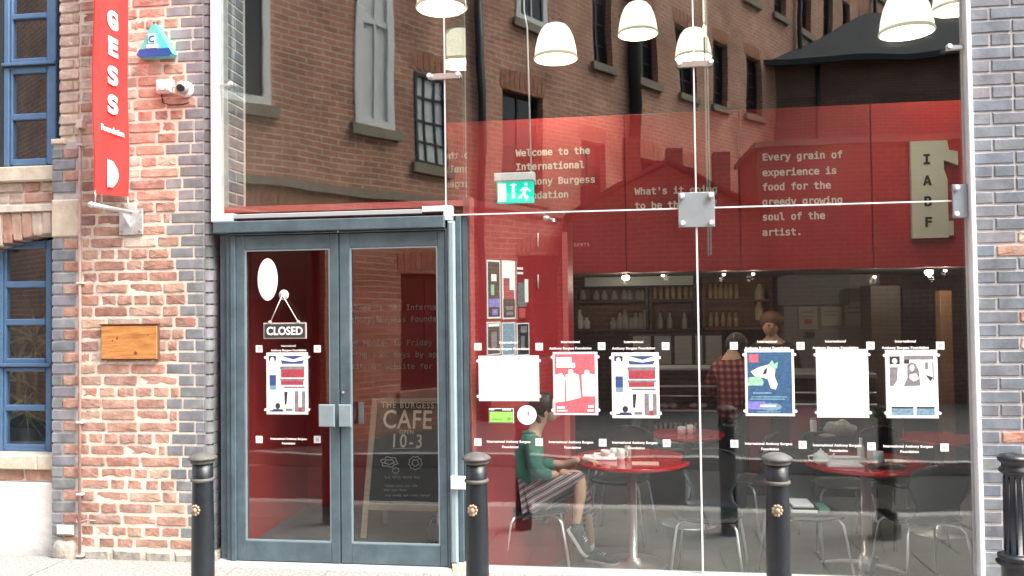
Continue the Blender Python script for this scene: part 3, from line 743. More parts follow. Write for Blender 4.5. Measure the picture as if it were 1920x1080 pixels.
# alarm box
ac = at(291, 78, -.05)
al = thing('alarm_box', 'blue and turquoise triangular burglar alarm box on the red brick wall', 'alarm', ac)
ax0, ax1, az0, az1 = X(257,-.05), X(327,-.05), Z(291,108,-.05), Z(291,42,-.05); axm = X(289,-.05)
TEAL = mat('turquoise_plastic', (.10,.52,.50), .3, var=.08); BLU = mat('deep_blue_plastic', (.012,.075,.30), .3)
b = MB(); pts = [(ax0,az0+.022),(ax0+.02,az0),(ax1-.03,az0),(ax1,az0+.018),(axm+.012,az1),(axm-.012,az1)]
n6 = len(pts); cxm, czm = axm, az0+.07
b.add([(p[0],-.006,p[1]) for p in pts]+[(cxm+(p[0]-cxm)*.93,-.055,czm+(p[1]-czm)*.93) for p in pts], [tuple(range(n6)), tuple(range(2*n6-1,n6-1,-1))]+[(i,(i+1)%n6,(i+1)%n6+n6,i+n6) for i in range(n6)])
b.build('housing', TEAL, al)
b = MB(); zq = az0+.055
pp = [(ax0+.006,az0+.020),(ax0+.024,az0+.004),(ax1-.034,az0+.004),(ax1-.008,az0+.022),(ax1-.028,zq),(ax0+.026,zq)]
b.prism([(p[0],p[1]) for p in pp], -.064, -.0552); b.build('front_band', BLU, al)
MB().bbox(axm-.045, axm+.035, -.066, -.0560, zq+.003, zq+.028, .002).build('white_panel', VIN, al)
o = MB().bbox(axm-.032, axm+.022, -.067, -.0561, zq+.032, zq+.098, .003).build('logo_panel', mat('pale_turquoise_plastic', (.45,.75,.76), .35), al)
text('C', (axm-.005,-.0685, zq+.042), .06, BLU, al, 'logo_letter', align='CENTER', bold=.02)
for s in (-1,1): MB().tube([(axm+s*.010,-.03,az1-.03),(axm+s*.013,-.025,az1+.012)], .007, 6).build('top_lug', BLACK, al)
# camera and its junction box
jc = at(309,162,-.03); cc = at(341,164,-.06)
cv = thing('security_camera', 'small white dome security camera beside its round junction box on the wall', 'camera', at(325,163,0))
b = MB().bbox(jc.x-.056, jc.x+.052, -.055, -.004, jc.z-.042, jc.z+.042, .014); b.lathe([(.030,-.060),(.034,-.0552)], jc.x, 0, jc.z, 16, axis='Y')
b.build('junction_box', VIN, cv)
MB().tube([(jc.x+.03,-.03,jc.z),(cc.x-.02,-.03,cc.z+.01)], .010, 8).build('conduit', VIN, cv)
MB().lathe([(.052,-.004),(.052,-.018),(.045,-.024)], cc.x, 0, cc.z, 20, axis='Y').build('base', VIN, cv)
MB().ball((cc.x,-.055,cc.z), .043, 18).build('dome', mat('pale_camera_shell', (.36,.37,.37), .3, var=.06), cv)
ld = Vector((.25,-.85,-.25)).normalized(); lc = Vector((cc.x,-.055,cc.z))+ld*.036
b = MB().lathe([(.024,0),(.024,.014),(.018,.016),(.001,.012)], 0,0,0, 16); q = ld.to_track_quat('Z','Y')
for v in b.v: v.rotate(q); v += lc
b.build('lens', BLACK, cv)
MB().tube([(X(304),-.004,Z(304,178)),(X(307),-.006,Z(307,193)),(X(320),-.006,Z(320,197)),(X(345),-.006,Z(345,196)),(X(356),-.006,Z(356,192))], .0035, 6).build('cable', BLACK, cv)
# wooden plaque
wx0, wx1, wz0, wz1 = X(193), X(300), Z(246,675), Z(246,609)
wp = thing('wooden_plaque', 'blank varnished wooden plaque screwed to the brick wall', 'plaque', ((wx0+wx1)/2, 0, wz0))
MB().bbox(wx0, wx1, -.020, -.004, wz0, wz1, .003).build('rim', WOODF, wp)
MB().bbox(wx0+.007, wx1-.006, -.030, -.0205, wz0+.008, wz1-.006, .003).build('board', WOOD, wp)
for (u_, v_, r_) in ((.62,.2,.012),(.3,.62,.008),(.22,.56,.006),(.84,.7,.005)):
    MB().lathe([(r_,-.0306),(r_*.6,-.0308)], wx0+(wx1-wx0)*u_, 0, wz0+(wz1-wz0)*v_, 9, axis='Y').build('knot', mat('dark_wood_knot', (.16,.055,.02), .6), wp)
MB().bbox(wx0-.004, wx1+.002, -.034, -.004, wz1+.001, wz1+.008, .002).build('top_strip', WOODF, wp)
# conduit pipe
pp_ = thing('wall_pipe', 'thin brownish pipe running down the wall beside the pilaster', 'pipe', (X(154),-.02,0))
PIPE = mat('painted_pipe', (.42,.27,.24), .55, var=.2, vscale=20)
MB().tube([(X(154),-.022,.0),(X(154),-.022,Z(154,240))], .0095, 8).build('tube', PIPE, pp_)
MB().bbox(X(149), X(161), -.04, -.002, Z(154,242), Z(154,227), .003).build('top_box', mat('pale_pipe_box', (.66,.58,.54), .6), pp_)
for py in (273, 531, 791, 925, 1040):
    z_ = Z(154,py); MB().bbox(X(149), X(160), -.036, .0, z_-.006, z_+.006, .002).build('clip', MATS['pale_pipe_box'], pp_)
MB().tube([(X(145),-.006,Z(145,972)),(X(150),-.03,Z(150,978)),(X(165),-.012,Z(165,974)),(X(180),-.006,Z(180,976))], .004, 6).build('loose_wire', PIPE, pp_)
el = thing('wall_vent', 'small cream rectangular cover low on the brick pilaster', 'vent', at(125,993,0))
MB().bbox(X(109), X(140), -.014, -.001, Z(125,1002), Z(125,984), .003).build('surround', MORTARD, el)
MB().bbox(X(111), X(138), -.022, -.0145, Z(125,1000), Z(125,986), .003).build('cover', mat('cream_plastic', (.80,.76,.55), .5), el)
ic = thing('door_entry_plate', 'small white square entry plate on the post right of the doors', 'intercom', at(855,905,-.05))
MB().bbox(X(842,-.05), X(869,-.05), -.062, -.041, Z(855,917,-.05), Z(855,893,-.05), .004).build('plate', mat('white_plastic', (.84,.84,.84), .4), ic)

# ================================================================== BOLLARDS
YB = -.92
def bollard(px, label, style=0):
    p = at(px, 848, YB); x = p.x; H = p.z
    t = thing('bollard', label, 'bollard', (x, YB, 0), group='dark bollards along the pavement')
    if style == 0:
        MB().lathe([(.062,-.02),(.060,.02),(.056,.5),(.052,H-.14),(.052,H-.055)], x, YB, 0, 24).build('shaft', BOLL, t)
        MB().lathe([(.052,H-.150),(.060,H-.146),(.062,H-.140),(.060,H-.133),(.0525,H-.130)], x, YB, 0, 24).build('ring', BOLLTOP, t)
        MB().lathe([(.053,H-.056),(.060,H-.053),(.063,H-.046),(.058,H-.038),(.062,H-.036),(.072,H-.033),(.073,H-.027),(.062,H-.017),(.040,H-.006),(.012,H),(.001,H)], x, YB, 0, 24).build('cap', BOLLTOP, t)
    else:
        MB().lathe([(.092,-.02),(.092,.10),(.070,.125),(.066,.19),(.056,.21)], x, YB, 0, 24).build('plinth', BOLL, t)
        zr = Z(px,1050,YB)
        MB().lathe([(.062,-.02+.22),(.062,zr-.03),(.080,zr-.02),(.084,zr-.008),(.070,zr),(.076,zr+.012),(.076,zr+.022),(.056,zr+.032)], x, YB, 0, 24).build('lower_ring', BOLL, t)
        b = MB(); N_ = 32
        prof_ = [(.046,zr+.03),(.042,H-.10),(.046,H-.095)]
        b.lathe(prof_, x, YB, 0, N_); b.build('shaft', BOLL, t)
        for k in range(10):
            a = 2*PI*k/10; MB().tube([(x+.045*math.cos(a),YB+.045*math.sin(a),zr+.04),(x+.041*math.cos(a),YB+.041*math.sin(a),H-.11)], .005, 6).build('flute', BOLL, t)
        MB().lathe([(.046,H-.10),(.062,H-.088),(.064,H-.078),(.052,H-.066),(.052,H-.05),(.066,H-.036),(.068,H-.022),(.056,H-.012),(.001,H)], x, YB, 0, 24).build('cap', BOLL, t)
    if style == 0:
        ez = Z(px, 952, YB); b = MB(); cx_ = x-.012; yy = YB-.058
        for k in range(9):
            a = 2*PI*k/9; b.ball((cx_+.019*math.cos(a), yy+abs(math.cos(a))*.004, ez+.022*math.sin(a)), .009, 7, (1,.6,1))
        b.ball((cx_, yy-.004, ez), .013, 8, (1,.7,1)); b.build('bee_emblem', GOLD, t)
    return t
bollard(380, 'dark bollard with gold emblem in front of the blue brick pillar')
bollard(893, 'dark bollard with gold emblem in front of the seated person, right of the doors')
bollard(1456, 'dark bollard with gold emblem in front of the right glass pane below the blue poster')
bollard(1900, 'fluted dark bollard with heavy rings before the right brick pier', 1)

# ================================================================== POSTERS ON THE GLASS
def flat(name, col): return mat(name, col, .55, coat=.3, var=.38, vscale=55)
PB, PR, PP, PN, PG, PK = flat('ink_blue',(.035,.07,.20)), flat('ink_red',(.36,.05,.07)), flat('ink_pink',(.60,.12,.15)), flat('ink_navy',(.035,.10,.21)), flat('ink_green',(.28,.55,.38)), flat('ink_charcoal',(.03,.028,.035))
PL, PV, PGY = flat('ink_light_blue',(.16,.30,.42)), flat('ink_violet',(.20,.20,.60)), flat('ink_grey',(.20,.19,.21))
FRM = mat('frosted_acrylic_edge', (.80,.84,.86), .3)
def poster(x0p, y0p, x1p, y1p, label, art=(), Y=-.006, base=None, frame=FRM, parent_group='posters on the glass', edge=.006, word=()):
    a = at(x0p, y1p, Y); c_ = at(x1p, y0p, Y); x0, x1, z0, z1 = a.x, c_.x, a.z, c_.z
    t = thing('poster', label, 'poster', ((x0+x1)/2, Y, z0), group=parent_group)
    MB().bbox(x0, x1, Y-.003, Y+.003, z0, z1, .0015).build('holder', frame, t)
    b0 = base or WHITEP
    MB().box(x0+edge, x1-edge, Y-.0042, Y-.0032, z0+edge, z1-edge).build('sheet', b0, t)
    for s in ((x0-.004,z1-.03),(x1+.004,z1-.03),(x0-.004,z0+.03),(x1+.004,z0+.03)) if parent_group.startswith('posters on') else ():
        MB().lathe([(.009,-.008),(.009,.004)], s[0], Y, s[1], 10, axis='Y').build('peg', FRM, t)
    w, h = x1-x0, z1-z0; k = 0
    for it in art:
        m_, shp = it[0], it[1:]; y_ = Y-.0044-.00012*k; k += 1; b = MB()
        if isinstance(shp[0], (list, tuple)): pts = [(x0+w*u, z1-h*v) for u, v in shp[0]]
        else: u0, v0, u1, v1 = shp[:4]; pts = [(x0+w*u0,z1-h*v0),(x0+w*u0,z1-h*v1),(x0+w*u1,z1-h*v1),(x0+w*u1,z1-h*v0)]
        b.prism(pts, y_, y_+.0001).build('print', m_, t)
    for s, u, v, sz, m_ in word:
        text(s, (x0+w*u, Y-.0075, z1-h*v), sz, m_, t, 'print_lettering', bold=.015, thick=.0002)
    return t
def circ(u, v, ru, rv, n=12): return [[u+ru*math.cos(2*PI*i/n), v+rv*math.sin(2*PI*i/n)] for i in range(n)]
def collage():
    return [(PK,.06,.05,.24,.13),(WHITEP,circ(.15,.11,.05,.04)),(PB,.08,.36,.24,.56),(PL,.08,.53,.24,.60),
            (PB,[[.36,.05],[.92,.05],[.66,.11]]),(PB,[[.36,.12],[.66,.15],[.92,.12],[.88,.18],[.38,.18]]),
            (PGY,.34,.22,.93,.27),(PR,.36,.27,.92,.40),(PGY,.34,.42,.93,.45),(PR,.36,.45,.90,.52),(PGY,.42,.545,.93,.57),
            (PK,circ(.28,.86,.06,.05)),(PK,.08,.93,.42,.95),(PK,[[.44,.63],[.52,.63],[.49,.84],[.45,.84]]),(PGY,.47,.90,.64,.94),(PGY,.69,.62,.78,.95),(PGY,.86,.62,.94,.95),(PR,.78,.88,.86,.95),(PB,.16,.91,.40,.935)]
poster(500,661,577,777,'white collage poster with blue and red blocks on the left door glass', collage())
poster(898,667,1010,752,'blank white landscape sheet on the glass above the green label', [(mat('faint_grey_print',(.74,.74,.74),.7),.06,.06,.9,.085),(MATS['faint_grey_print'],.07,.7,.72,.72),(MATS['faint_grey_print'],.07,.78,.8,.80)], frame=WHITEP)
SK = flat('ink_pale_skin', (.80,.72,.68))
poster(1038,660,1120,778,'pink and red poster with three pale figures beside the seated person', [(PP,.04,.03,.94,.97),(WHITEP,.08,.08,.42,.16),(WHITEP,.08,.17,.50,.245),
   (WHITEP,[[.05,.36],[.20,.33],[.26,.40],[.26,.78],[.05,.80]]),(WHITEP,[[.28,.36],[.42,.32],[.58,.36],[.62,.72],[.30,.78]]),(WHITEP,[[.64,.36],[.78,.33],[.93,.36],[.93,.70],[.66,.70]]),
   (SK,circ(.40,.31,.06,.04)),(SK,circ(.76,.32,.06,.04)),(PGY,.27,.40,.28,.72),(PGY,.62,.40,.635,.68),(WHITEP,.08,.86,.26,.90),(WHITEP,.08,.92,.32,.94),(WHITEP,.78,.84,.90,.88),(WHITEP,.76,.91,.90,.94)])
poster(1148,661,1235,784,'white collage poster with blue and red blocks right of the red poster', collage())
poster(1398,655,1488,780,'blue poster with white and green photograph beside the blank sheet', [(PN,.05,.04,.95,.96),(PP,.09,.07,.28,.19),
   (WHITEP,[[.12,.33],[.30,.26],[.52,.22],[.62,.30],[.60,.40],[.66,.52],[.62,.60],[.52,.58],[.46,.44],[.34,.42],[.20,.40]]),(PG,[[.06,.42],[.30,.40],[.38,.48],[.36,.54],[.06,.54]]),
   (PK,[[.40,.30],[.46,.27],[.44,.36],[.36,.38]]),(PG,[[.48,.22],[.56,.16],[.60,.22],[.68,.18],[.66,.28],[.60,.30]]),(PL,.16,.64,.54,.665),(PL,.12,.70,.84,.72),(PL,.10,.735,.80,.755),(PV,.06,.78,.40,.90),(PL,circ(.52,.86,.22,.06)),(PL,.22,.925,.70,.945),(WHITEP,.30,.83,.62,.86)])
poster(1532,655,1627,783,'blank white portrait sheet on the right glass between two printed posters', [(PGY,.52,.60,.58,.61)], frame=WHITEP)
poster(1662,656,1757,784,'white poster with black and white portrait photograph at the right edge of the glass', [(PK,.08,.09,.28,.21),(WHITEP,circ(.18,.16,.05,.04)),(PGY,[[.08,.25],[.24,.25],[.22,.44],[.14,.53],[.08,.53]]),
   (PGY,.36,.08,.92,.14),(PK,.36,.14,.46,.20),(PGY,[[.42,.22],[.50,.18],[.58,.20],[.64,.30],[.66,.52],[.34,.53],[.42,.40]]),(SK,circ(.51,.26,.045,.05)),(WHITEP,[[.46,.36],[.58,.34],[.64,.42],[.54,.46],[.46,.42]]),
   (PGY,.76,.18,.82,.28),(PK,[[.76,.36],[.90,.40],[.86,.46]]),(PGY,.90,.16,.92,.44),(PK,.10,.83,.52,.855),(PL,.10,.86,.52,.95),(PK,.58,.83,.92,.855),(PL,.58,.86,.92,.95),(PGY,.12,.89,.48,.90)])
gs = poster(917,766,963,793,'bright green rating label with small lettering low on the glass beside the round sticker', [(PK,.02,.02,.98,.98),(mat('bright_green_ink',(.30,.72,.12),.5),.04,.22,.96,.94),(WHITEP,.04,.02,.22,.12),(WHITEP,.55,.02,.90,.12),(mat('dark_green_ink',(.12,.42,.05),.5),.12,.68,.55,.78),(MATS['dark_green_ink'],.74,.60,.90,.82)], parent_group='labels low on the glass', frame=FRM)
pr = at(988,778,-.003); rs = thing('round_sticker', 'round white sticker on the glass by the shoulder of the seated person', 'sticker', pr)
MB().lathe([(.059,-.002),(.059,.002)], pr.x, pr.y, pr.z, 28, axis='Y').build('disc', MATS['bright_white_vinyl'], rs)
MB().bbox(pr.x+.004, pr.x+.014, pr.y-.0035, pr.y-.0022, pr.z-.004, pr.z+.022, .001).build('mark', PGY, rs)

# ================================================================== INTERIOR SHELL
FZ = -.20
b = MB(); b.box(-1.2, 6.0, .06, 9, FZ-.05, FZ); b.box(-3.2, -1.2, .12, 9, FZ-.05, -.004); b.build('interior_floor', FLOORI, kind='structure')
b = MB(); b.box(-5, 6.2, .06, 9, 5.0, 5.2); b.build('ceiling', CEIL, kind='structure')
b = MB(); b.box(6.0, 6.2, .0905, 9, FZ, 5.0); b.box(XR0+.02, 6.2, .0705, .09, FZ, 5.0); b.box(-5, 6, 8.8, 9, FZ, 5); b.box(-2.95, -2.62-.2, .42, 9, 2.3, 5.0); b.build('interior_wall', DARKW, kind='structure')
b = MB(); b.box(X(400), XR0+.6, .0, .062, 4.901, 6.5); b.build('upper_wall', DARKW, kind='structure')
# sealing up the body of the building so no daylight leaks in
b = MB(); b.box(-9, -2.9, .45, 9, 4.45, 4.6); b.build('party_wall', DARKW, kind='structure')
bwall = MB(); bwall.box(-14, X(-70,YR), YR+.02, .45, -.1, 6.5); bwall.build('far_wall_left', RENDER, kind='structure')
brr = MB(); brr.box(XR0+.621, 14, .012, .068, -.1, 6.5); brr.build('far_wall_right', brick_far('distant_wall_brick',(.35,.20,.15),(.42,.26,.19),(.5,.46,.4)), kind='structure')

# red entrance lobby
REDL = mat('lobby_red_light_lifted', (.60,.045,.045), .55, var=.1, vscale=3)  # wall red made brighter, standing in for light the lobby lacks
lb = thing('entrance_lobby', 'red painted lobby box behind the doors with a pale upper edge', 'lobby', (-1.0,.1,0))
LX0 = X(412); LXR = X(881)
ZL = Z(881,373,.03)
A0 = Vector((LXR, .03)); 
# splayed right side: runs back and to the right
sx1 = at(1060,578,.95); A1 = Vector((sx1.x, .95))
dv = (A1-A0); nv = Vector((-dv.y, dv.x)).normalized()*.05
def slab(p, q, n_, z0, z1):
    b = MB(); v = [(p.x,p.y,z0),(q.x,q.y,z0),(q.x+n_.x,q.y+n_.y,z0),(p.x+n_.x,p.y+n_.y,z0)]
    b.add(v+[(a[0],a[1],z1) for a in v], [(0,1,2,3),(7,6,5,4),(1,0,4,5),(2,1,5,6),(3,2,6,7),(0,3,7,4)]); return b
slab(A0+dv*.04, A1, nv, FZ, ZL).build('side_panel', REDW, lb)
slab(A0, A0+dv*.039, nv*1.06, FZ, ZL+.012).build('panel_edge', REDE, lb)
B1 = Vector((A1.x+.02, 1.5))
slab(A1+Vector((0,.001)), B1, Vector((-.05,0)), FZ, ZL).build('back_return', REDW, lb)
slab(A1+Vector((-.016,-.012)), A1+Vector((.022,-.004)), Vector((0,-.02)), FZ, ZL-.14).build('door_jamb', REDE, lb)
MB().box(LX0-.1, LX0-.02, .16, 1.6, FZ, ZL).build('side_panel', REDL, lb)
MB().box(LX0-.1, B1.x, 1.5, 1.6, FZ, ZL).build('back_panel', REDL, lb)
MB().box(LX0, LXR-.002, .055, .16, ZL-.04, ZL).build('roof_edge', REDE, lb)  # edge paler than the walls, the light on it put into its colour
b = MB(); v = [(LX0,.161),(LXR-.01,.161),(A1.x-.02,.95),(B1.x,1.5),(LX0,1.5)]; b.add([(p[0],p[1],ZL-.04) for p in v]+[(p[0],p[1],ZL-.002) for p in v], [(4,3,2,1,0),(5,6,7,8,9)]+[(i,(i+1)%5,(i+1)%5+5,i+5) for i in range(5)]); b.build('roof', REDD, lb)
# wall text in the lobby (seen faintly through the right door)
for i, s in enumerate(('Welcome to the International', 'Anthony Burgess Foundation', '', 'Open Monday to Friday', 'during some days by appointment', 'visit our website for details')):
    if s: text(s, (X(640,1.48), 1.494, Z(700,582+i*22,1.48)), .084, TXT, lb, 'wall_lettering', mono=True, bold=.012)
# poster strips on the splayed wall
sang = math.atan2(dv.y, dv.x)
def sp(px, py):
    """point on the splayed wall seen at this pixel"""
    d = fwd + RGT*((px-960)/F_PX) - UP*((py-540)/F_PX)
    # ray x = t d.x ; y=-DIST + t d.y ; line A0 + s dv
    den = d.x*dv.y - d.y*dv.x
    t = (A0.x*dv.y - (A0.y+DIST)*dv.x)/den
    return CAMPOS + d*t
nin = Vector((dv.y, -dv.x, 0)).normalized()
def wallstrip(x0, y0, x1, y1, label, cols):
    a = sp(x0,y0); b_ = sp(x1,y1); n_ = nin*.008
    t = thing('leaflet_panel', label, 'leaflet', Vector(((a.x+b_.x)/2,(a.y+b_.y)/2,min(a.z,b_.z))), group='leaflets on the red lobby wall')
    def rect(u0,v0,u1,v1,k):
        p = a.lerp(b_, u0); q = a.lerp(b_, u1); zt = a.z+(b_.z-a.z)*v0; zb_ = a.z+(b_.z-a.z)*v1
        f = [Vector((p.x,p.y,zb_)),Vector((q.x,q.y,zb_)),Vector((q.x,q.y,zt)),Vector((p.x,p.y,zt))]
        o_ = nin*(.0085+k*.0006); bk_ = nin*(.001 if k == 0 else .0086+(k-1)*.0006)
        bb = MB(); bb.add([v+o_ for v in f]+[v+bk_ for v in f], [(0,1,2,3),(7,6,5,4)]+[(i,i+4,(i+1)%4+4,(i+1)%4) for i in range(4)]); return bb
    rect(0,0,1,1,0).build('card', FRM, t)
    for k, (m_, u0, v0, u1, v1) in enumerate(cols): rect(u0,v0,u1,v1,k+1).build('print', m_, t)
wallstrip(911,487,937,597,'dark photo leaflet with blue print, left of the top row on the red wall',[(PK,.06,.03,.94,.97),(WHITEP,.3,.24,.7,.36),(PV,.1,.66,.9,.80),(PV,.35,.84,.75,.94),(PG,.25,.42,.5,.6)])
wallstrip(939,488,965,598,'white, red and black leaflet in the middle of the top row on the red wall',[(WHITEP,.06,.02,.94,.3),(PR,.1,.3,.9,.66),(WHITEP,.55,.3,.94,.5),(PK,.06,.66,.94,.97),(PGY,.25,.78,.8,.84),(PGY,.25,.88,.8,.93)])
wallstrip(967,490,991,599,'red leaflet with pale machine picture at the right of the top row',[(REDW,.0,.0,1,1),(WHITEP,.0,.10,.5,.14),(WHITEP,.0,.18,.5,.22),(PGY,.05,.36,.75,.78),(WHITEP,.6,.3,.9,.7),(REDE,.1,.8,.6,.97)])
wallstrip(911,604,937,664,'black and white photo leaflet, left of the lower row on the red wall',[(PK,.06,.03,.94,.97),(WHITEP,.1,.05,.9,.14),(PGY,.3,.3,.7,.8)])
wallstrip(939,605,965,665,'pale blue leaflet in the middle of the lower row on the red wall',[(PL,.06,.03,.94,.97)])
wallstrip(967,606,991,665,'dark patterned leaflet at the right of the lower row',[(PK,.06,.03,.94,.97),(PGY,.3,.1,.8,.3),(PGY,.3,.4,.6,.8)])
for y0 in ((437,463),(515,541)):
    a = sp(1006,y0[0]); c_ = sp(1006,y0[1]); MB().tube([a+nin*.012, c_+nin*.012], .006, 6).build('wall_slot', MATS['pale_pipe_box'], lb)

# red fascia with lettering
YF = 3.4
fx0 = X(862,YF); fx1 = X(1960,YF)
fz0, fz1 = Z(1450,506,YF), Z(1450,203,YF)
fs_ = thing('red_fascia', 'broad dark red fascia board with white typewriter lettering above the kitchen', 'fascia', (fx0,YF,fz0))
cuts = [fx0] + [X(p,YF) for p in (1176,1391,1640)] + [fx1]
for i in range(4): MB().bbox(cuts[i]+.004, cuts[i+1]-.004, YF, YF+.05, fz0, fz1, .003).build('panel', REDD, fs_)
MB().box(fx0, fx1, YF+.06, YF+.09, fz0+.01, fz1-.01).build('backing', BLACK, fs_)
b = MB(); b.box(fx0, 5.9, YF+.1, 8.7, fz0, fz0+.04); b.build('kitchen_ceiling', CEIL, kind='structure')
MB().box(fx0-2.0, fx0+.0, YF+.02, YF+.1, ZL+.3, fz1-.2) 
def lines(ls, px, pys, size, par, **k):
    for s, py in zip(ls, pys): text(s, (X(px,YF-.004,py), YF-.004, Z(px,py+6,YF-.004)), size, TXT, par, 'wall_lettering', mono=True, bold=.027, **k)
sz = .128
lines(['Welcome to the','International','Anthony Burgess','Foundation'], 967, [287,313,341,367], sz, fs_)
lines(["What's it going",'to be then, eh?'], 1190, [359,386], sz, fs_)
lines(['Every grain of','experience is','food for the','greedy growing','soul of the','artist.'], 1429, [295,324,351,379,407,436], sz, fs_)
text('GENTS', (X(1078,YF-.004), YF-.004, Z(1073,462,YF)), .062, TXT, fs_, 'wall_lettering', mono=True, space=1.2)
# IABF sign
YI = YF-.06
x0, x1, z0, z1 = X(1709,YI,350), X(1777,YI,350), Z(1740,446,YI), Z(1740,264,YI)
sg = thing('vertical_sign', 'grey vertical sign with black letters IABF on the red fascia', 'sign', (x0,YI,z0))
b = MB(); b.prism([(x0,z0),(x1,z0),(x1,z0+(z1-z0)*.60),(x1-.03,z0+(z1-z0)*.70),(x1-.03,z0+(z1-z0)*.80),(x1+.10,z0+(z1-z0)*.74),(x1+.10,z0+(z1-z0)*.88),(x1+.02,z0+(z1-z0)*.90),(x1+.005,z1),(x0,z1)], YI, YI+.045); b.build('board', SIGNG, sg)
MB().bbox(x1+.004, x1+.05, YI+.01, YI+.03, z0+.02, z0+.16, .003).build('gear_tooth', SIGNG, sg)
for ch, py in (('I',307),('A',347),('B',386),('F',425)): text(ch, ((x0+x1)/2-.02, YI-.004, Z(1740,py,YI)), .17, TXTD, sg, 'letter', mono=True, bold=.03, align='CENTER')
# exit sign
YE = .55
x0, x1, z0, z1 = X(929,YE,350), X(1002,YE,350), Z(966,381,YE), Z(966,325,YE)
es = thing('exit_sign', 'green running man exit sign hanging from a white cable above the lobby', 'sign', ((x0+x1)/2,YE,z0))
MB().bbox(x0-.004, x1+.004, YE-.045, YE+.045, z1-.058, z1, .006).build('housing', VIN, es)
GRN = mat('lit_green_sign_panel', (.0,.50,.36), .3, emit=(.0,.62,.45), es=.30)
MB().bbox(x0+.012, x1-.004, YE-.012, YE+.012, z0, z1-.0585, .003).build('panel', GRN, es)
PIC = mat('lit_white_pictogram', (.85,.95,.92), .4, emit=(.8,.95,.9), es=.25)
zz = z0+.012; w = x1-x0
b = MB(); b.box(x0+.02, x0+.075, YE-.0135, YE-.0125, zz, z1-.07); b.build('door_pictogram', PIC, es)
b = MB(); b.box(x0+.115, x0+.135, YE-.0135, YE-.0125, zz+.02, z1-.085); b.prism([(x0+.125,z1-.068),(x0+.155,z1-.085),(x0+.095,z1-.085)], YE-.0135, YE-.0125); b.build('arrow_pictogram', PIC, es)
b = MB(); cx_ = x0+.20; 
b.ball((cx_+.012,YE-.014,z1-.078), .011, 8, (1,.2,1))
b.prism([(cx_-.005,zz+.095),(cx_+.02,zz+.095),(cx_+.008,zz+.05),(cx_-.012,zz+.055)], YE-.0135, YE-.0125)
for q in ([(cx_-.01,zz+.055),(cx_+.008,zz+.05),(cx_+.03,zz+.025),(cx_+.012,zz+.0)], [(cx_-.012,zz+.056),(cx_+.0,zz+.05),(cx_-.02,zz+.02),(cx_-.045,zz+.02)], [(cx_+.018,zz+.092),(cx_+.045,zz+.07),(cx_+.04,zz+.062),(cx_+.014,zz+.08)], [(cx_-.004,zz+.092),(cx_-.03,zz+.075),(cx_-.028,zz+.066),(cx_+.0,zz+.08)]): b.prism(q, YE-.0135, YE-.0125)
b.build('running_man_pictogram', PIC, es)
MB().tube([(x1-.02,YE,z1),(x1-.035,YE,z1+1.0),(x1-.055,YE,z1+1.12),(x1-.05,YE,5.0)], .006, 6).build('cable', mat('white_cable', (.75,.75,.74), .5), es)
# chrome spotlight below joint
YS = .3; p = at(1024,409,YS)
sc_ = thing('spotlight', 'small chrome spotlight just under the horizontal glass joint', 'spotlight', p)
MB().ball(p, .022, 12, (1.2,1,.8)).build('head', CHROME, sc_)
MB().tube([p, p+Vector((.05,.05,-.005))], .008, 8).build('stem', CHROME, sc_)
MB().lathe([(.02,0),(.024,.01),(.02,.02)], p.x+.04, p.y+.04, p.z-.02, 12).build('collar', STEEL, sc_)

def bulb_light(name, pos, watts, rad, par):
    l = bpy.data.lights.new(name, 'POINT'); l.energy = watts; l.shadow_soft_size = rad; l.color = (1,.86,.66)
    o = bpy.data.objects.new(name, l); COL.objects.link(o); o.parent = par; o.location = Vector(pos)-origin(par)
# ================================================================== PENDANT LAMPS
SHADE = mat('lit_opal_lamp_shade', (.85,.83,.76), .4, emit=(1,.94,.74), es=.46)
RIM = mat('pale_lamp_rim', (.72,.68,.55), .4, emit=(1,.9,.65), es=.12)
lamp_pts = [(1042,108,82,'pendant lamp beside the exit sign cable, lowest of the lamps'),(1196,62,74,'pendant lamp high between the exit sign cable and the central glass joint'),(1300,106,67,'pendant lamp directly behind the central glass joint'),
            (1700,58,92,'pendant lamp near the right end of the glass, below the grey roof reflection'),(828,12,98,'pendant lamp cut by the top of the picture above the doors'),(873,70,58,'small pendant lamp behind the joint right of the doors'),(1795,15,82,'pendant lamp half hidden at the right white frame')]
for px, py, w, lab in lamp_pts:
    dz = F_PX*.42/w; Y = dz*1.0-DIST
    Y = max(.9, Y); p = at(px, py, Y)
    r = .21
    t = thing('pendant_lamp', lab, 'lamp', p, group='white dome pendant lamps')
    MB().lathe([(.02,.318),(r*.32,.316),(r*.47,.300),(r*.65,.256),(r*.80,.183),(r*.90,.098),(r*.94,.035),(r*.95,.0),(r*.98,0),(r*.97,.035),(r*.93,.10),(r*.83,.19),(r*.68,.265),(r*.5,.31),(r*.34,.325),(.02,.33)], p.x, p.y, p.z, 28).build('shade', SHADE, t)
    MB().lathe([(r*1.0,-.02),(r*1.03,-.012),(r*1.01,.0),(r*.985,.012),(r*.97,.012),(r*.96,-.01),(r*.96,-.02),(r*1.0,-.02)], p.x, p.y, p.z, 28, caps=False).build('rim', RIM, t)
    MB().lathe([(.05,.33),(.045,.40),(.02,.43)], p.x, p.y, p.z, 14).build('cap', GALV, t)
    bulb_light('lamp_glow', (p.x,p.y,p.z+.12), 10, .045, t)
    MB().tube([(p.x,p.y,p.z+.42),(p.x,p.y,5.0)], .005, 6).build('cord', BLACK, t)

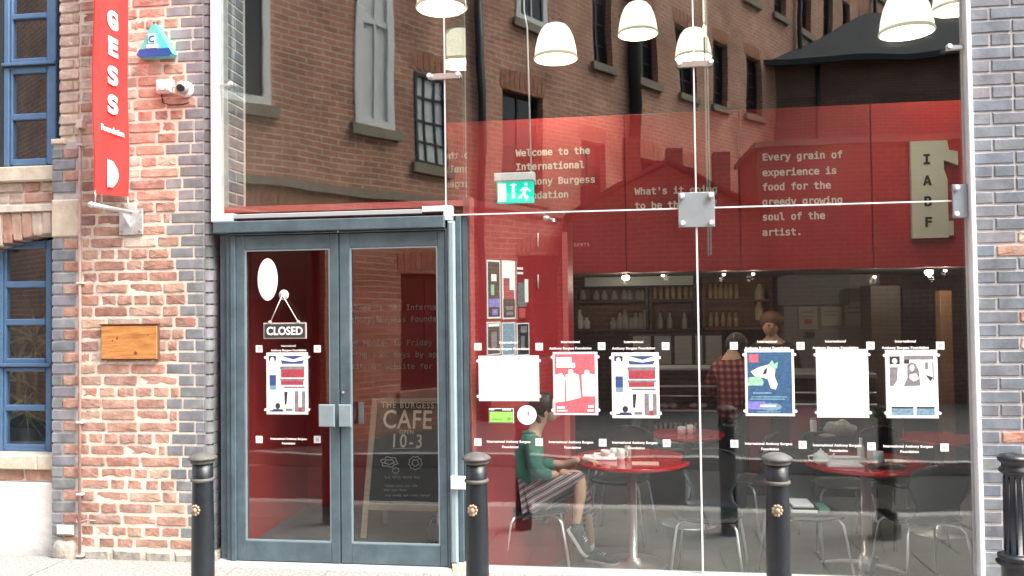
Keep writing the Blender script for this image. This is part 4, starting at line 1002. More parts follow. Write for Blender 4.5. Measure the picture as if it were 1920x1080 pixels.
# ================================================================== KITCHEN
YK = 5.6
kw = MB(); kw.box(X(1060,YK), X(1452,YK), YK, YK+.05, FZ, fz0-.002); kw.build('kitchen_wall', DARKW, kind='structure')
kw = MB(); kw.box(X(1452,YK)+.001, X(1622,YK), YK-.6, YK+.05, FZ, fz0-.002); kw.build('pale_kitchen_wall', GREYW, kind='structure')
kw = MB(); kw.box(X(1622,YK)+.001, 5.9, YK+.4, YK+.45, FZ, fz0-.002); kw.build('passage_wall', BROWNW, kind='structure')
def wbox(name, lab, cat, px0, py0, px1, py1, Y, d, m, part='body', c=.004, group=None):
    x0, x1 = X(px0,Y,(py0+py1)/2), X(px1,Y,(py0+py1)/2); pm = (px0+px1)/2; z1, z0 = Z(pm,py0,Y), Z(pm,py1,Y)
    t = thing(name, lab, cat, ((x0+x1)/2, Y, z0), group=group)
    MB().bbox(x0, x1, Y, Y+d, z0, z1, c).build(part, m, t)
    return t, x0, x1, z0, z1
HOODM = mat('grey_metal_hood', (.30,.31,.30), .45, .3)
t, *_ = wbox('extractor_hood', 'long grey hood under the red fascia at the left of the kitchen', 'hood', 1096,508,1300,536,4.6,.5,HOODM)
ORD = ['first','second','third','fourth','fifth','sixth','seventh','eighth','ninth','tenth','last']
JAR = mat('pale_jar_glass', (.40,.38,.33), .25); BOT = mat('warm_bottle_glass', (.42,.30,.14), .2); CUPM = mat('white_china', (.82,.81,.78), .25)
def shelf_unit(px0, px1, rows_, Y, lab, m, back):
    x0, x1 = X(px0,Y), X(px1,Y); zt, zb = Z((px0+px1)/2, rows_[0][0], Y), Z((px0+px1)/2, rows_[-1][1], Y)
    t = thing('shelf_unit', lab, 'shelf', ((x0+x1)/2,Y,zb))
    MB().box(x0, x1, Y+.28, Y+.3, zb, zt).build('back_board', back, t)
    for k, xx in enumerate((x0, x1-.03)): MB().box(xx, xx+.03, Y, Y+.279, zb, zt).build('side_board', m, t)
    for (a, b_) in rows_:
        z = Z((px0+px1)/2, b_, Y); MB().box(x0+.031, x1-.031, Y, Y+.275, z-.025, z).build('shelf_board', m, t)
    return t
shelf_unit(1078,1215,[(540,563),(570,618)],5.2,'dark shelf unit with rows of glasses at the left of the kitchen',BLACK,BROWNW)
shelf_unit(1218,1305,[(532,562),(570,618)],5.2,'dark shelf unit with bottles left of the central glass joint',BLACK,BROWNW)
shelf_unit(1318,1449,[(514,562),(570,614)],5.2,'brown shelf unit with warm lit bottles right of the central joint',BROWNW,mat('warm_back_board',(.20,.11,.06),.6))
def jar(px, py, h, r, m, lab, grp, Y=5.3, nm='jar', cat='jar'):
    p = at(px, py, Y); t = thing(nm, lab, cat, p, group=grp)
    MB().lathe([(r*.9,0),(r,h*.06),(r,h*.6),(r*.55,h*.78),(r*.5,h*.97),(r*.45,h)], p.x, p.y, p.z, 10).build('body', m, t)
    MB().lathe([(r*.55,h*1.001),(r*.55,h*1.06)], p.x, p.y, p.z, 10).build('lid', BLACK, t)
for k, px in enumerate((1093,1118,1133,1152,1170,1180,1197,1205)): jar(px, 562, .12, .045, JAR, ORD[k]+' glass tumbler on the upper dark shelf at left, counted from the left', 'tumblers on the upper left shelf')
for k, px in enumerate((1087,1100,1150,1162,1172,1184,1192,1202,1210)): jar(px, 616, R.choice((.14,.2,.24)), .045, JAR if k > 1 else CUPM, ORD[k]+' pale jar on the lower dark shelf at left, counted from the left', 'jars on the lower left shelf')
for k, px in enumerate((1228,1239,1251,1262,1274,1286,1297)): jar(px, 561, .20, .03, BOT, ORD[k]+' amber bottle on the upper shelf left of the joint, counted from the left', 'bottles left of the joint', nm='bottle', cat='bottle')
for k, px in enumerate((1238,1256,1284)): jar(px, 616, .2, .035, JAR, ORD[k]+' pale bottle on the lower shelf left of the joint, counted from the left', 'bottles low left of the joint', nm='bottle', cat='bottle')
for k, px in enumerate((1332,1342,1351,1361,1370,1381)): jar(px, 560, .19, .028, BOT, ORD[k]+' warm lit bottle on the upper shelf right of the joint, counted from the left', 'bottles upper right shelf', nm='bottle', cat='bottle')
for k, px in enumerate((1333,1344,1356,1368,1380)): jar(px, 612, .18, .03, BOT, ORD[k]+' warm lit bottle on the lower shelf right of the joint, counted from the left', 'bottles lower right shelf', nm='bottle', cat='bottle')
LJAR = mat('lit_cream_jar', (.70,.55,.34), .4)
jar(1425, 561, .19, .062, LJAR, 'large cream jar on the upper shelf above the cook', 'cream jars')
jar(1424, 600, .24, .05, LJAR, 'tall cream jug shape behind the head of the cook', 'cream jugs')
TILE = mat('grey_cabinet_door', (.34,.36,.37), .4, var=.05)
cb = thing('wall_cabinet', 'row of pale grey square cabinet doors under the shelves', 'cabinet', (X(1250,4.9),4.9,Z(1250,684,4.9)))
for px0, px1 in ((1186,1219),(1226,1257),(1264,1296),(1303,1316),(1322,1352)):
    MB().bbox(X(px0,4.9), X(px1,4.9), 4.9, 4.93, Z(1250,683,4.9), Z(1250,630,4.9), .006).build('cabinet_door', TILE, cb)
MB().box(X(1180,4.9), X(1356,4.9), 4.935, 5.15, Z(1250,686,4.9), Z(1250,626,4.9)).build('carcass', BLACK, cb)
# papers on the pale wall
for k, (a, b_, c_, d_) in enumerate(((1498,575,1532,618),(1540,575,1578,612),(1585,566,1618,612))):
    poster(a, b_, c_, d_, ('reddish notice', 'plain cream notice', 'lined notice')[k]+' pinned on the pale kitchen wall', [(PGY,.15,.2,.85,.26),(PGY,.15,.4,.85,.45)] + ([(PR,.3,.55,.7,.75)] if k == 0 else []), Y=4.98, base=mat('cream_notice',(.34,.32,.27),.8), frame=MATS['cream_notice'], parent_group='notices in the kitchen')
wbox('towel_dispenser','small black box on the pale kitchen wall','dispenser',1512,622,1528,632,4.94,.05,BLACK)
t, *_ = wbox('wall_board','large dull grey board high on the pale kitchen wall','board',1458,518,1592,572,4.95,.03,mat('dull_grey_board',(.15,.16,.155),.7))
# timber post and dark doorway at right
wbox('timber_post','brown timber door post at the right end of the kitchen','post',1766,545,1789,880,3.9,.12,mat('warm_timber',(.22,.115,.055),.5,var=.2,stretch=(8,1,1)))
wbox('dark_doorway','tall dark doorway at the right of the kitchen, its shade a black panel','door',1696,540,1757,900,4.6,.05,mat('near_black_doorway',(.02,.02,.022),.35))  # black panel put in for the darkness of the doorway
wbox('tall_cabinet','tall dark brown cabinet between pale wall and dark doorway','cabinet',1636,535,1692,880,4.4,.4,mat('dark_brown_cabinet',(.075,.055,.04),.5))
# service counter
ct = thing('service_counter', 'service counter with red front panels and dark top', 'counter', (X(1450,3.0),3.0,FZ))
zc1 = Z(1450,700,3.0)
for px0, px1 in ((1400,1441),(1478,1534)): MB().bbox(X(px0,3.0), X(px1,3.0), 3.0, 3.03, FZ+.1, zc1-.30, .004).build('front_panel', REDD, ct)
MB().box(X(1330,3.0), X(1640,3.0), 3.04, 3.6, FZ, zc1-.05).build('carcass', mat('dark_counter_carcass',(.03,.03,.035),.5), ct)
MB().bbox(X(1330,3.0), X(1640,3.0), 2.97, 3.62, zc1-.049, zc1, .01).build('worktop', mat('grey_worktop',(.20,.20,.20),.3), ct)
for py in (735, 757): MB().bbox(X(1330,3.0), X(1640,3.0), 2.99, 3.035, Z(1450,py+3,3.0), Z(1450,py,3.0), .003).build('steel_rail', STEEL, ct)
# chiller cabinet with bottles
ch = thing('chiller_cabinet', 'glass fronted drinks chiller with bottles left of the central joint', 'cabinet', (X(1290,2.6),2.6,FZ))
cx0, cx1 = X(1214,2.6), X(1392,2.6); cz1 = Z(1290,690,2.6)
MB().box(cx0, cx1, 3.0, 3.05, FZ, cz1).build('back_board', BLACK, ch)
for a in (cx0, cx1-.03): MB().box(a, a+.03, 2.6, 2.999, FZ, cz1).build('side_board', BLACK, ch)
for k, py in enumerate((690, 722, 768, 842)):
    z = Z(1290,py,2.6); MB().bbox(cx0+.031, cx1-.031, 2.6, 2.98, z-.02, z, .004).build('shelf', STEEL if k in (1,2) else HOODM, ch)
    if k == 1: MB().tube([(cx0+.1,2.62,z-.10),(cx1-.3,2.62,z-.10)], .006, 6).build('rail', CHROME, ch)
MB().box(cx0+.03, cx1-.03, 2.64, 2.95, FZ+.01, Z(1290,848,2.6)).build('plinth', BLACK, ch)
GB = mat('green_bottle_glass', (.16,.32,.25), .15); LBL = mat('pale_bottle_label', (.6,.62,.58), .5)
for k in range(11):
    px = 1221+k*9.3; p = at(px, 841, 2.68); t = thing('bottle', ORD[k]+' green bottle with red cap in the chiller row, from the left', 'bottle', p, group='green bottles in the chiller')
    MB().lathe([(.026,0),(.028,.01),(.028,.13),(.012,.18),(.012,.215)], p.x, p.y, p.z, 10).build('body', GB, t)
    MB().lathe([(.0285,.05),(.0285,.10)], p.x, p.y, p.z, 10).build('label_band', LBL if k % 3 else GB, t)
    MB().lathe([(.014,.2151),(.014,.235)], p.x, p.y, p.z, 8).build('cap', REDE, t)
for k, px in enumerate((1232,1246,1262,1300,1320)):
    p = at(px, 767, 2.72); t = thing('cake_box', ORD[k]+' pale food item on the middle chiller shelf, from the left', 'food', p, group='food in the chiller')
    MB().ball((p.x,p.y,p.z+.03), .045, 10, (1,1,.6)).build('loaf', JAR, t)
# downlights under the fascia
for px, py, big, lab in ((1173,510,1,'bright downlight at the left under the red fascia'),(1741,501,1,'bright downlight at the right under the red fascia'),(1243,512,0,'faint downlight left of the central joint'),(1357,505,0,'faint downlight just right of the central joint'),(1412,507,0,'faint downlight above the brown shelf'),(1772,503,0,'faint downlight nearest the right frame'),(1640,516,0,'small lit bulb above the tall cabinet'),(1743,515,0,'small lit bulb above the dark doorway')):
    Y = YF+.16; p = at(px, py, Y); p.z = fz0-(.045 if big else .03)-(.05 if py > 514 else 0)
    t = thing('downlight', lab, 'light', p, group='downlights under the red fascia')
    r = .034 if big else .016
    MB().ball(p, r, 10, (1.2,1,.8)).build('bulb', mat('lit_bulb_bright',(1,.95,.85),.4,emit=(1,.93,.82),es=12) if big else mat('lit_bulb_faint',(1,.95,.85),.4,emit=(1,.93,.82),es=1.2), t)
    MB().lathe([(r*1.5,r*.6),(r*1.3,r*1.2),(.01,r*1.3)], p.x, p.y, p.z, 12).build('fitting', BLACK, t)
    MB().tube([(p.x,p.y,p.z+r*1.2),(p.x,p.y,fz0-.001)], .005, 6).build('stem', BLACK, t)
    bulb_light('downlight_glow', (p.x, p.y-.01, p.z-r*1.6), 2.0 if big else .7, .03, t)

# ================================================================== CHALKBOARD IN THE LOBBY
YA = .62
ab = thing('chalkboard_sign', 'wooden framed standing chalkboard reading CAFE 10-3 behind the right door', 'sign', (X(760,YA),YA,0))
def A3(px, py):   # the board leans back a little towards its top
    z = at(px,py,YA).z; y = YA + max(0,z)*.16
    return at(px, py, y)
tl, tr, bl, br = A3(703,747), A3(840,747), A3(681,1000), A3(822,1004)
for v in (bl, br): v.z = .0
bl.y = br.y = YA
def plank(b, p, q, w, d=.02):
    p, q = Vector(p), Vector(q); t = (q-p).normalized(); s = t.cross(Vector((0,1,0))).normalized()*(w/2); n_ = Vector((0,d,0))
    b.add([p-s,p+s,q+s,q-s,p-s+n_,p+s+n_,q+s+n_,q-s+n_], [(0,1,2,3),(7,6,5,4),(0,4,5,1),(1,5,6,2),(2,6,7,3),(3,7,4,0)]); return b
plank(MB(), bl, tl, .04).build('stile', PALEW, ab); plank(MB(), br, tr, .04).build('stile', PALEW, ab)
plank(MB(), tl+Vector((.021,-.001,-.018)), tr+Vector((-.021,-.001,-.018)), .036).build('top_rail', PALEW, ab)
ml, mr_ = bl.lerp(tl, .22), br.lerp(tr, .22)
plank(MB(), ml+Vector((.021,-.001,0)), mr_+Vector((-.021,-.001,0)), .045).build('lower_rail', PALEW, ab)
b = MB(); o_ = Vector((0,.008,0)); b.add([ml+o_, mr_+o_, tr+o_, tl+o_]+[v+o_*1.8 for v in (ml,mr_,tr,tl)], [(0,1,2,3),(7,6,5,4),(0,4,5,1),(1,5,6,2),(2,6,7,3),(3,7,4,0)]); b.build('board', CHALK, ab)
bk1, bk2 = bl+Vector((.05,.38,0)), br+Vector((-.05,.38,0))
plank(MB(), bk1, tl+Vector((.05,.03,-.02)), .035).build('rear_leg', PALEW, ab); plank(MB(), bk2, tr+Vector((-.05,.03,-.02)), .035).build('rear_leg', PALEW, ab)
lean = math.atan(.16)
def chalk(s, px, py, size, **k):
    p = A3(px, py) - Vector((0,.001,0)); me = text_mesh(s, False, k.get('bold',.0), .0003/size, CHALKW, k.get('space',1.1), 'CENTER', k.get('wx',.8), 1)
    o = bpy.data.objects.new('chalk_lettering', me); COL.objects.link(o); o.parent = ab
    o.matrix_basis = Matrix.Translation(p-origin(ab)) @ Matrix.Rotation(PI/2-lean, 4, 'X') @ Matrix.Rotation(k.get('tilt',-.012), 4, 'Z') @ Matrix.Scale(size, 4)
SH = Matrix.Identity(4)
chalk('THE BURGESS', 764, 765, .062, bold=.006, wx=.85, space=1.25); chalk('CAFE', 763, 803, .185, bold=.012, wx=.82, space=1.05)
chalk('OPEN', 762, 814, .045, space=1.2); chalk('10-3', 762, 839, .135, bold=.01, wx=.8, space=1.25)
def scribble(x0, x1, py, amp, seed):
    rr = random.Random(seed); x = x0
    while x < x1:
        w = rr.uniform(8, 18); n_ = int(w/1.6); pts = []
        for i in range(n_+1): pts.append(A3(x+w*i/n_, py+amp*(1 if i % 2 else -1)*rr.uniform(.4,1))-Vector((0,.002,0)))
        MB().tube(pts, .0022, 4).build('chalk_scribble', CHALKW, ab); x += w+4
scribble(722,790,895,4,1); scribble(722,785,911,2.5,2); scribble(720,752,919,2.5,3); scribble(722,792,929,2.5,4)
def loop(px, py, rx, ry, n_=26, wob=.0, pet=0):
    pts = []
    for i in range(n_+1):
        a = 2*PI*i/n_; k = 1+wob*math.sin(a*(pet or 5)); p = A3(px+rx*k*math.cos(a), py+ry*k*math.sin(a)) - Vector((0,.002,0)); pts.append(p)
    MB().tube(pts, .0028, 4).build('chalk_drawing', CHALKW, ab)
loop(779,868,12,12,wob=.12,pet=9); loop(779,868,6,6,wob=.2); loop(730,866,15,9,wob=.15,pet=6); loop(730,866,9,4,wob=.2); loop(742,882,6,5)
MB().tube([A3(738,828+13)-Vector((0,.002,0)), A3(786,840)-Vector((0,.002,0))], .0025, 4).build('chalk_drawing', CHALKW, ab)
bgp = at(815,985,YA-.05); t = thing('black_bag', 'small black bag on the floor at the foot of the chalkboard', 'bag', (bgp.x, YA-.06, 0))
MB().ball((bgp.x, YA-.10, .075), .07, 12, (.7,.6,1.1)).build('body', BLACK, t); MB().tube([(bgp.x-.03,YA-.1,.13),(bgp.x,YA-.1,.19),(bgp.x+.03,YA-.1,.13)], .006, 6).build('handle', BLACK, t)

# ================================================================== TABLES
TRED = mat('glossy_red_table_top', (.56,.02,.025), .12, coat=.6)
TOPZ = FZ+.74
def table(px, py_c, Y, r, lab, star=False):
    c = at(px, py_c, Y); x, y = c.x, Y
    t = thing('cafe_table', lab, 'table', (x,y,FZ), group='round red cafe tables')
    MB().lathe([(.01,TOPZ-.028),(r-.012,TOPZ-.028),(r,TOPZ-.02),(r,TOPZ-.006),(r-.006,TOPZ),(.01,TOPZ)], x, y, 0, 44, smooth=False).build('table_top', TRED, t)
    MB().lathe([(.032,FZ+.03),(.032,TOPZ-.03)], x, y, 0, 18).build('column', CHROME, t)
    MB().lathe([(.10,TOPZ-.045),(.10,TOPZ-.029)], x, y, 0, 18).build('top_plate', BLACK, t)
    if star:
        for k in range(4):
            a = PI/4+k*PI/2+.3; MB().tube([(x,y,FZ+.06),(x+.16*math.cos(a),y+.16*math.sin(a),FZ+.045),(x+.30*math.cos(a),y+.30*math.sin(a),FZ+.012)], .020, 8, .012).build('foot', CHROME, t)
        MB().lathe([(.055,FZ+.02),(.055,FZ+.09),(.035,FZ+.13)], x, y, 0, 18).build('base_collar', CHROME, t)
    else:
        MB().lathe([(.235,FZ),(.235,FZ+.006),(.22,FZ+.012),(.06,FZ+.022),(.05,FZ+.04),(.034,FZ+.05)], x, y, 0, 36).build('base', CHROME, t)
    return x, y
T1 = table(1184, 857, .86, .41, 'round red cafe table in front of the seated person, left of the joint')
T2 = table(1622, 862, .84, .40, 'round red cafe table behind the right glass pane, cluttered with cups', star=True)
T3 = table(1290, 800, 2.0, .30, 'round red cafe table further back beside the chiller')
T4 = table(1760, 812, 1.9, .30, 'round red cafe table in the far right corner')

# ================================================================== CHAIRS
def make_chair():
    t = thing('shell_chair', 'x', 'chair', (0,0,0))
    prof = [(.205,.447,.17),(.19,.460,.19),(.10,.452,.205),(.0,.445,.21),(-.10,.450,.205),(-.165,.468,.18),(-.195,.51,.145),(-.212,.57,.135),(-.235,.65,.185),(-.25,.72,.205),(-.262,.785,.19),(-.268,.82,.13),(-.27,.832,.05)]
    n_ = 10; th = .011; b = MB(); b.smooth = True
    def pt(i, j, o_):
        y, z, w = prof[i]; u = -1+2*j/n_
        y0, z0_, _ = prof[max(0,i-1)]; y1, z1_, _ = prof[min(len(prof)-1,i+1)]
        nx = Vector((0, z1_-z0_, -(y1-y0))).normalized()
        if nx.z < 0 and i < 4: nx = -nx
        curl = .028*(u*u) * (1 if i < 6 else 1)
        base = Vector((w*u, y, z)) + Vector((0, (0 if i < 5 else curl*.9), (curl*.5 if i < 5 else 0)))
        return base + Vector((0, o_*(.0 if i < 5 else 1), o_*(-1 if i < 5 else -.3)))
    vs = [pt(i,j,0) for i in range(len(prof)) for j in range(n_+1)] ; k = len(vs)
    vs += [pt(i,j,th) if i >= 5 else pt(i,j,th) for i in range(len(prof)) for j in range(n_+1)]
    fs = []
    R_ = len(prof)-1
    for i in range(R_):
        for j in range(n_):
            a = i*(n_+1)+j; fs.append((a,a+1,a+n_+2,a+n_+1)); fs.append((k+a,k+a+n_+1,k+a+n_+2,k+a+1))
    for i in range(R_):
        for j in (0, n_):
            a = i*(n_+1)+j; fs.append((a,a+n_+1,k+a+n_+1,k+a))
    for j in range(n_):
        fs.append((j,k+j,k+j+1,j+1)); a = R_*(n_+1)+j; fs.append((a,a+1,k+a+1,k+a))
    b.add(vs, fs); b.build('seat_shell', CHAIRB, t)
    for sx in (-1,1):
        for sy in (-1,1):
            MB().tube([(sx*.03,sy*.02,.425),(sx*.13,sy*.11,.430),(sx*.165,sy*.145,.425),(sx*.185,sy*.165,.395),(sx*.20,sy*.185,.28),(sx*.235,sy*.225,.0)], .0085, 8).build('leg', CHROME, t)
    MB().lathe([(.07,.418),(.07,.436)], 0,0,0, 14).build('seat_plate', STEEL, t)
    return t
proto = None
GRPC = 'black shell chairs with chrome legs'
def chair(px, Y, rz, lab):
    global proto
    p = at(px, 1000, Y); loc = (p.x, Y, FZ)
    if proto is None:
        proto = make_chair(); o = proto; o.location = loc; o.rotation_euler = (0,0,rz)
    else: o = copy_tree(proto, loc, rz)
    tag(o, lab, 'chair', GRPC); return o
D2 = math.radians
chair(1006, .56, D2(-84), 'black shell chair the person in the green top sits on')
chair(1330, .50, D2(168), 'black shell chair with its back turned away beside the central joint')
chair(1508, .62, D2(192), 'black shell chair behind the right bollard with a folded cloth on it')
chair(1728, .50, D2(12), 'black shell chair with its broad back to the glass nearest the right frame')
chair(1165, 1.55, D2(165), 'black shell chair on the far side of the left red table')
chair(1395, 1.6, D2(60), 'black shell chair behind the central joint, further into the room')
chair(1575, 1.5, D2(185), 'black shell chair with grey cap on it beyond the right table')
chair(1690, 1.6, D2(200), 'black shell chair beyond the right table near the bollard reflection')
chair(1150, 2.5, D2(100), 'black shell chair deep in the room by the red door jamb')
# folded newspaper/cloth on the third chair
p = at(1510, 938, .62); t = thing('folded_cloth', 'white, black and green folded cloth on the seat behind the right bollard', 'cloth', (p.x,.6,FZ+.46))
MB().bbox(p.x-.11, p.x+.05, .50, .72, FZ+.466, FZ+.485, .004).build('white_fold', WHITEP, t); MB().bbox(p.x-.10, p.x+.06, .51, .71, FZ+.4855, FZ+.497, .003).build('dark_fold', BLACK, t); MB().bbox(p.x-.10, p.x+.03, .51, .71, FZ+.4975, FZ+.512, .004).build('white_fold', WHITEP, t)
MB().bbox(p.x+.0605, p.x+.13, .52, .70, FZ+.468, FZ+.492, .006).build('green_fold', mat('green_cloth',(.12,.30,.22),.8), t)

# ================================================================== THINGS ON THE TABLES
def mug(px, Y, zt, r, h, lab, nm='cup', m=CUPM, grp=None):
    x = X(px, Y); t = thing(nm, lab, nm.replace('_',' '), (x,Y,zt), group=grp)
    MB().lathe([(r*.7,0),(r*.95,h*.15),(r,h),(r*.9,h),(r*.85,h*.2),(.001,h*.15)], x, Y, zt, 16).build('body', m, t)
    if nm == 'cup': MB().tube([(x+r*.95,Y,zt+h*.8),(x+r*1.5,Y,zt+h*.7),(x+r*1.5,Y,zt+h*.35),(x+r*.9,Y,zt+h*.25)], r*.14, 6).build('handle', m, t)
    return t
tz = TOPZ+.001
p = Vector((X(1125,.82), .82, tz)); t = thing('folded_napkins', 'white folded papers on the left red table', 'papers', p)
MB().bbox(p.x-.13, p.x+.10, .74, .90, tz, tz+.012, .003).build('sheet', WHITEP, t); MB().bbox(p.x-.06, p.x+.09, .76, .88, tz+.0125, tz+.03, .004).build('sheet', WHITEP, t)
mug(1131,.78,tz+.0301,.035,.035,'small white bowl on the folded papers','bowl'); mug(1160,.80,tz,.030,.072,'tall white cup on the left red table nearest the column'); 
mug(1148,.88,tz,.032,.06,'white cup between papers and tall cup on the left table')
t = mug(1173,.84,tz,.024,.085,'small clear tumbler at the right of the cups on the left table','tumbler', JAR)
p = Vector((X(1205,.66),.66,tz)); t = thing('menu_card', 'flat pinkish menu card on the left red table', 'menu', p); MB().bbox(p.x-.09, p.x+.09, .58, .70, tz, tz+.004, .001).build('card', mat('pink_card',(.75,.40,.35),.4), t)
# second row table: small white cups
mug(1274,1.95,tz,.034,.06,'left one of two white cups on the further red table'); mug(1290,1.95,tz,.026,.075,'right one of two white cups on the further red table')
# right table: teapot, papers, bottles, bag
x = X(1533,.70); t = thing('teapot', 'round white teapot at the left end of the right red table', 'teapot', (x,.70,tz))
MB().lathe([(.02,0),(.044,.012),(.052,.04),(.044,.07),(.02,.08)], x, .70, tz, 18).build('body', CUPM, t); MB().lathe([(.022,.0805),(.018,.09),(.006,.094),(.008,.102),(.001,.106)], x, .70, tz, 12).build('lid', CUPM, t)
MB().tube([(x+.04,.7,tz+.03),(x+.075,.7,tz+.05),(x+.085,.7,tz+.075)], .009, 8, .006).build('spout', CUPM, t); MB().tube([(x-.045,.7,tz+.06),(x-.08,.7,tz+.055),(x-.075,.7,tz+.025),(x-.045,.7,tz+.02)], .005, 6).build('handle', CUPM, t)
for (px, Y, w, d, h, lab, m_) in ((1575,.66,.22,.14,.012,'white newspaper lying at the front of the right table',WHITEP),(1580,.86,.24,.12,.018,'grey magazine pile behind the newspaper on the right table',mat('grey_paper',(.45,.45,.46),.6)),(1655,.62,.20,.10,.016,'dark tablet case at the front edge of the right table',BLACK),(1672,.80,.16,.10,.010,'red and white leaflet at the right side of the right table',mat('red_leaflet',(.6,.15,.14),.5))):
    x = X(px,Y); t = thing('reading_matter', lab, 'papers', (x,Y,tz)); MB().bbox(x-w/2,x+w/2,Y-d/2,Y+d/2,tz,tz+h,.003).build('sheet', m_, t); MB().bbox(x-w/2+.01,x+w/2-.03,Y-d/2+.01,Y+d/2-.02,tz+h+.0005,tz+h+.006,.002).build('top_sheet', WHITEP if m_ != BLACK else m_, t)
for px, Y, h, lab in ((1608,.92,.13,'slim white bottle, left of the pair on the right table'),(1626,.90,.10,'short white bottle, right of the pair on the right table')):
    x = X(px,Y); t = thing('bottle', lab, 'bottle', (x,Y,tz)); MB().lathe([(.022,0),(.024,.01),(.024,h*.6),(.010,h*.85),(.010,h)], x, Y, tz, 12).build('body', CUPM, t); MB().lathe([(.012,h+.0005),(.012,h+.012)], x, Y, tz, 10).build('cap', VIN, t)
x = X(1640,.78); t = thing('green_mug', 'white mug with green print on the right table', 'mug', (x,.78,tz)); MB().lathe([(.028,0),(.034,.01),(.034,.075),(.030,.075),(.028,.012),(.001,.01)], x, .78, tz, 14).build('body', CUPM, t); MB().lathe([(.0345,.02),(.0345,.05)], x, .78, tz, 14).build('printed_band', mat('pale_green_print',(.35,.65,.50),.4), t)
# salt pot + sauce at chair back; grey cap on a dark bag
p = at(1575, 806, 1.45); t = thing('grey_cap', 'crumpled grey flat cap resting on a black chair back', 'cap', p)
b = MB().ball(p, .10, 18, (1.25,.8,.62))
for v in b.v: d_ = v-p; v.z += .012*math.sin(d_.x*60)+.010*math.sin(d_.y*70+d_.x*30); 
for v in b.v: 
    if v.z < p.z-.02: v.z = p.z-.02-(p.z-.02-v.z)*.4
CAPM = mat('grey_herringbone_wool', (.34,.32,.29), .95, var=.3, vscale=60, bump=.002)
b.build('crown', CAPM, t); MB().ball(p+Vector((-.10,-.05,-.035)), .06, 12, (1.1,.9,.25)).build('peak', CAPM, t)
p = at(1525, 797, 1.3); t = thing('sauce_pot', 'small white pot with dark lid by the grey cap', 'pot', p+Vector((0,0,-.06)))
MB().lathe([(.022,-.045),(.024,-.03),(.024,.03),(.018,.04)], p.x, p.y, p.z, 12).build('body', CUPM, t); MB().lathe([(.02,.0405),(.02,.052)], p.x, p.y, p.z, 12).build('lid', PGY, t)
x = X(1524,1.3); t = thing('side_stool', 'small dark side stand under the white pot', 'stand', (x,1.3,FZ)); MB().lathe([(.05,p.z-.0455),(.05,p.z-.06)], x, 1.3, 0, 14).build('top', BLACK, t); MB().lathe([(.012,FZ),(.012,p.z-.0605)], x, 1.3, 0, 8).build('post', BLACK, t)

# ================================================================== PEOPLE
def skin(name, nodes, edges, m, parent, root=0, sub=2, off=None):
    """one continuous skinned body grown along a skeleton: nodes = (x,y,z,rx,ry)"""
    me = bpy.data.meshes.new(name); me.from_pydata([n_[:3] for n_ in nodes], edges, [])
    o = bpy.data.objects.new(name, me); COL.objects.link(o)
    md = o.modifiers.new('s', 'SKIN'); md.use_smooth_shade = True
    lay_ = me.skin_vertices[0] if len(me.skin_vertices) else None
    if lay_ is None:
        me.attributes.new  # skin layer is made by the modifier in newer builds
    for i, n_ in enumerate(nodes): lay_.data[i].radius = (n_[3], n_[4] if len(n_) > 4 else n_[3]); lay_.data[i].use_root = (i == root)
    s_ = o.modifiers.new('d', 'SUBSURF'); s_.levels = sub; s_.render_levels = sub
    dg = bpy.context.evaluated_depsgraph_get()
    r = bpy.data.meshes.new_from_object(o.evaluated_get(dg)); bpy.data.objects.remove(o)
    r.materials.clear(); r.materials.append(m)
    for q in r.polygons: q.use_smooth = True
    off_ = origin(parent); r.transform(Matrix.Translation(-off_))
    ob = bpy.data.objects.new(name, r); COL.objects.link(ob); ob.parent = parent; ORIG[ob.name] = off_
    return ob
def mkskin(nodes): return nodes
SKINM = mat('warm_skin', (.52,.31,.22), .5, var=.08, vscale=20); HAIR = mat('dark_brown_hair', (.022,.016,.013), .55, bump=.003, bscale=80)
GREEN = mat('teal_green_top', (.062,.19,.16), .9, var=.18, vscale=14, bump=.004, bscale=30)
def striped(name):
    m = bpy.data.materials.new(name); m.use_nodes = True; N = m.node_tree.nodes; L = m.node_tree.links; p = N['Principled BSDF']; p.inputs['Roughness'].default_value = .85
    tc = N.new('ShaderNodeTexCoord'); mp = N.new('ShaderNodeMapping'); mp.inputs['Rotation'].default_value = (0, D2(-62), 0)
    L.new(tc.outputs['Object'], mp.inputs[0]); w = N.new('ShaderNodeTexWave'); w.wave_type = 'BANDS'; w.bands_direction = 'X'; w.inputs['Scale'].default_value = 8; w.inputs['Distortion'].default_value = 1.2; w.inputs['Detail'].default_value = 1
    L.new(mp.outputs[0], w.inputs[0]); cr = N.new('ShaderNodeValToRGB'); cr.color_ramp.interpolation = 'CONSTANT'; e = cr.color_ramp.elements
    for pos, c in ((0,(.03,.035,.06)),(.2,(.42,.40,.40)),(.36,(.24,.06,.08)),(.62,(.05,.055,.09)),(.82,(.46,.30,.30))):
        q = e[0] if pos == 0 else (e[1] if pos == .2 else e.new(pos)); q.position = pos; q.color = (*c,1)
    L.new(w.outputs['Fac'], cr.inputs[0]); L.new(cr.outputs[0], p.inputs['Base Color']); return m
STR = striped('striped_leggings_fabric')
YP = .56
def Q(px, py, dy=0, rx=.05, ry=None):
    p = at(px, py, YP+dy); return (p.x, p.y, p.z, rx, ry if ry else rx)
per = thing('person', 'person in a green top and striped leggings sitting sideways with crossed legs', 'person', (X(1006,YP),YP,FZ))
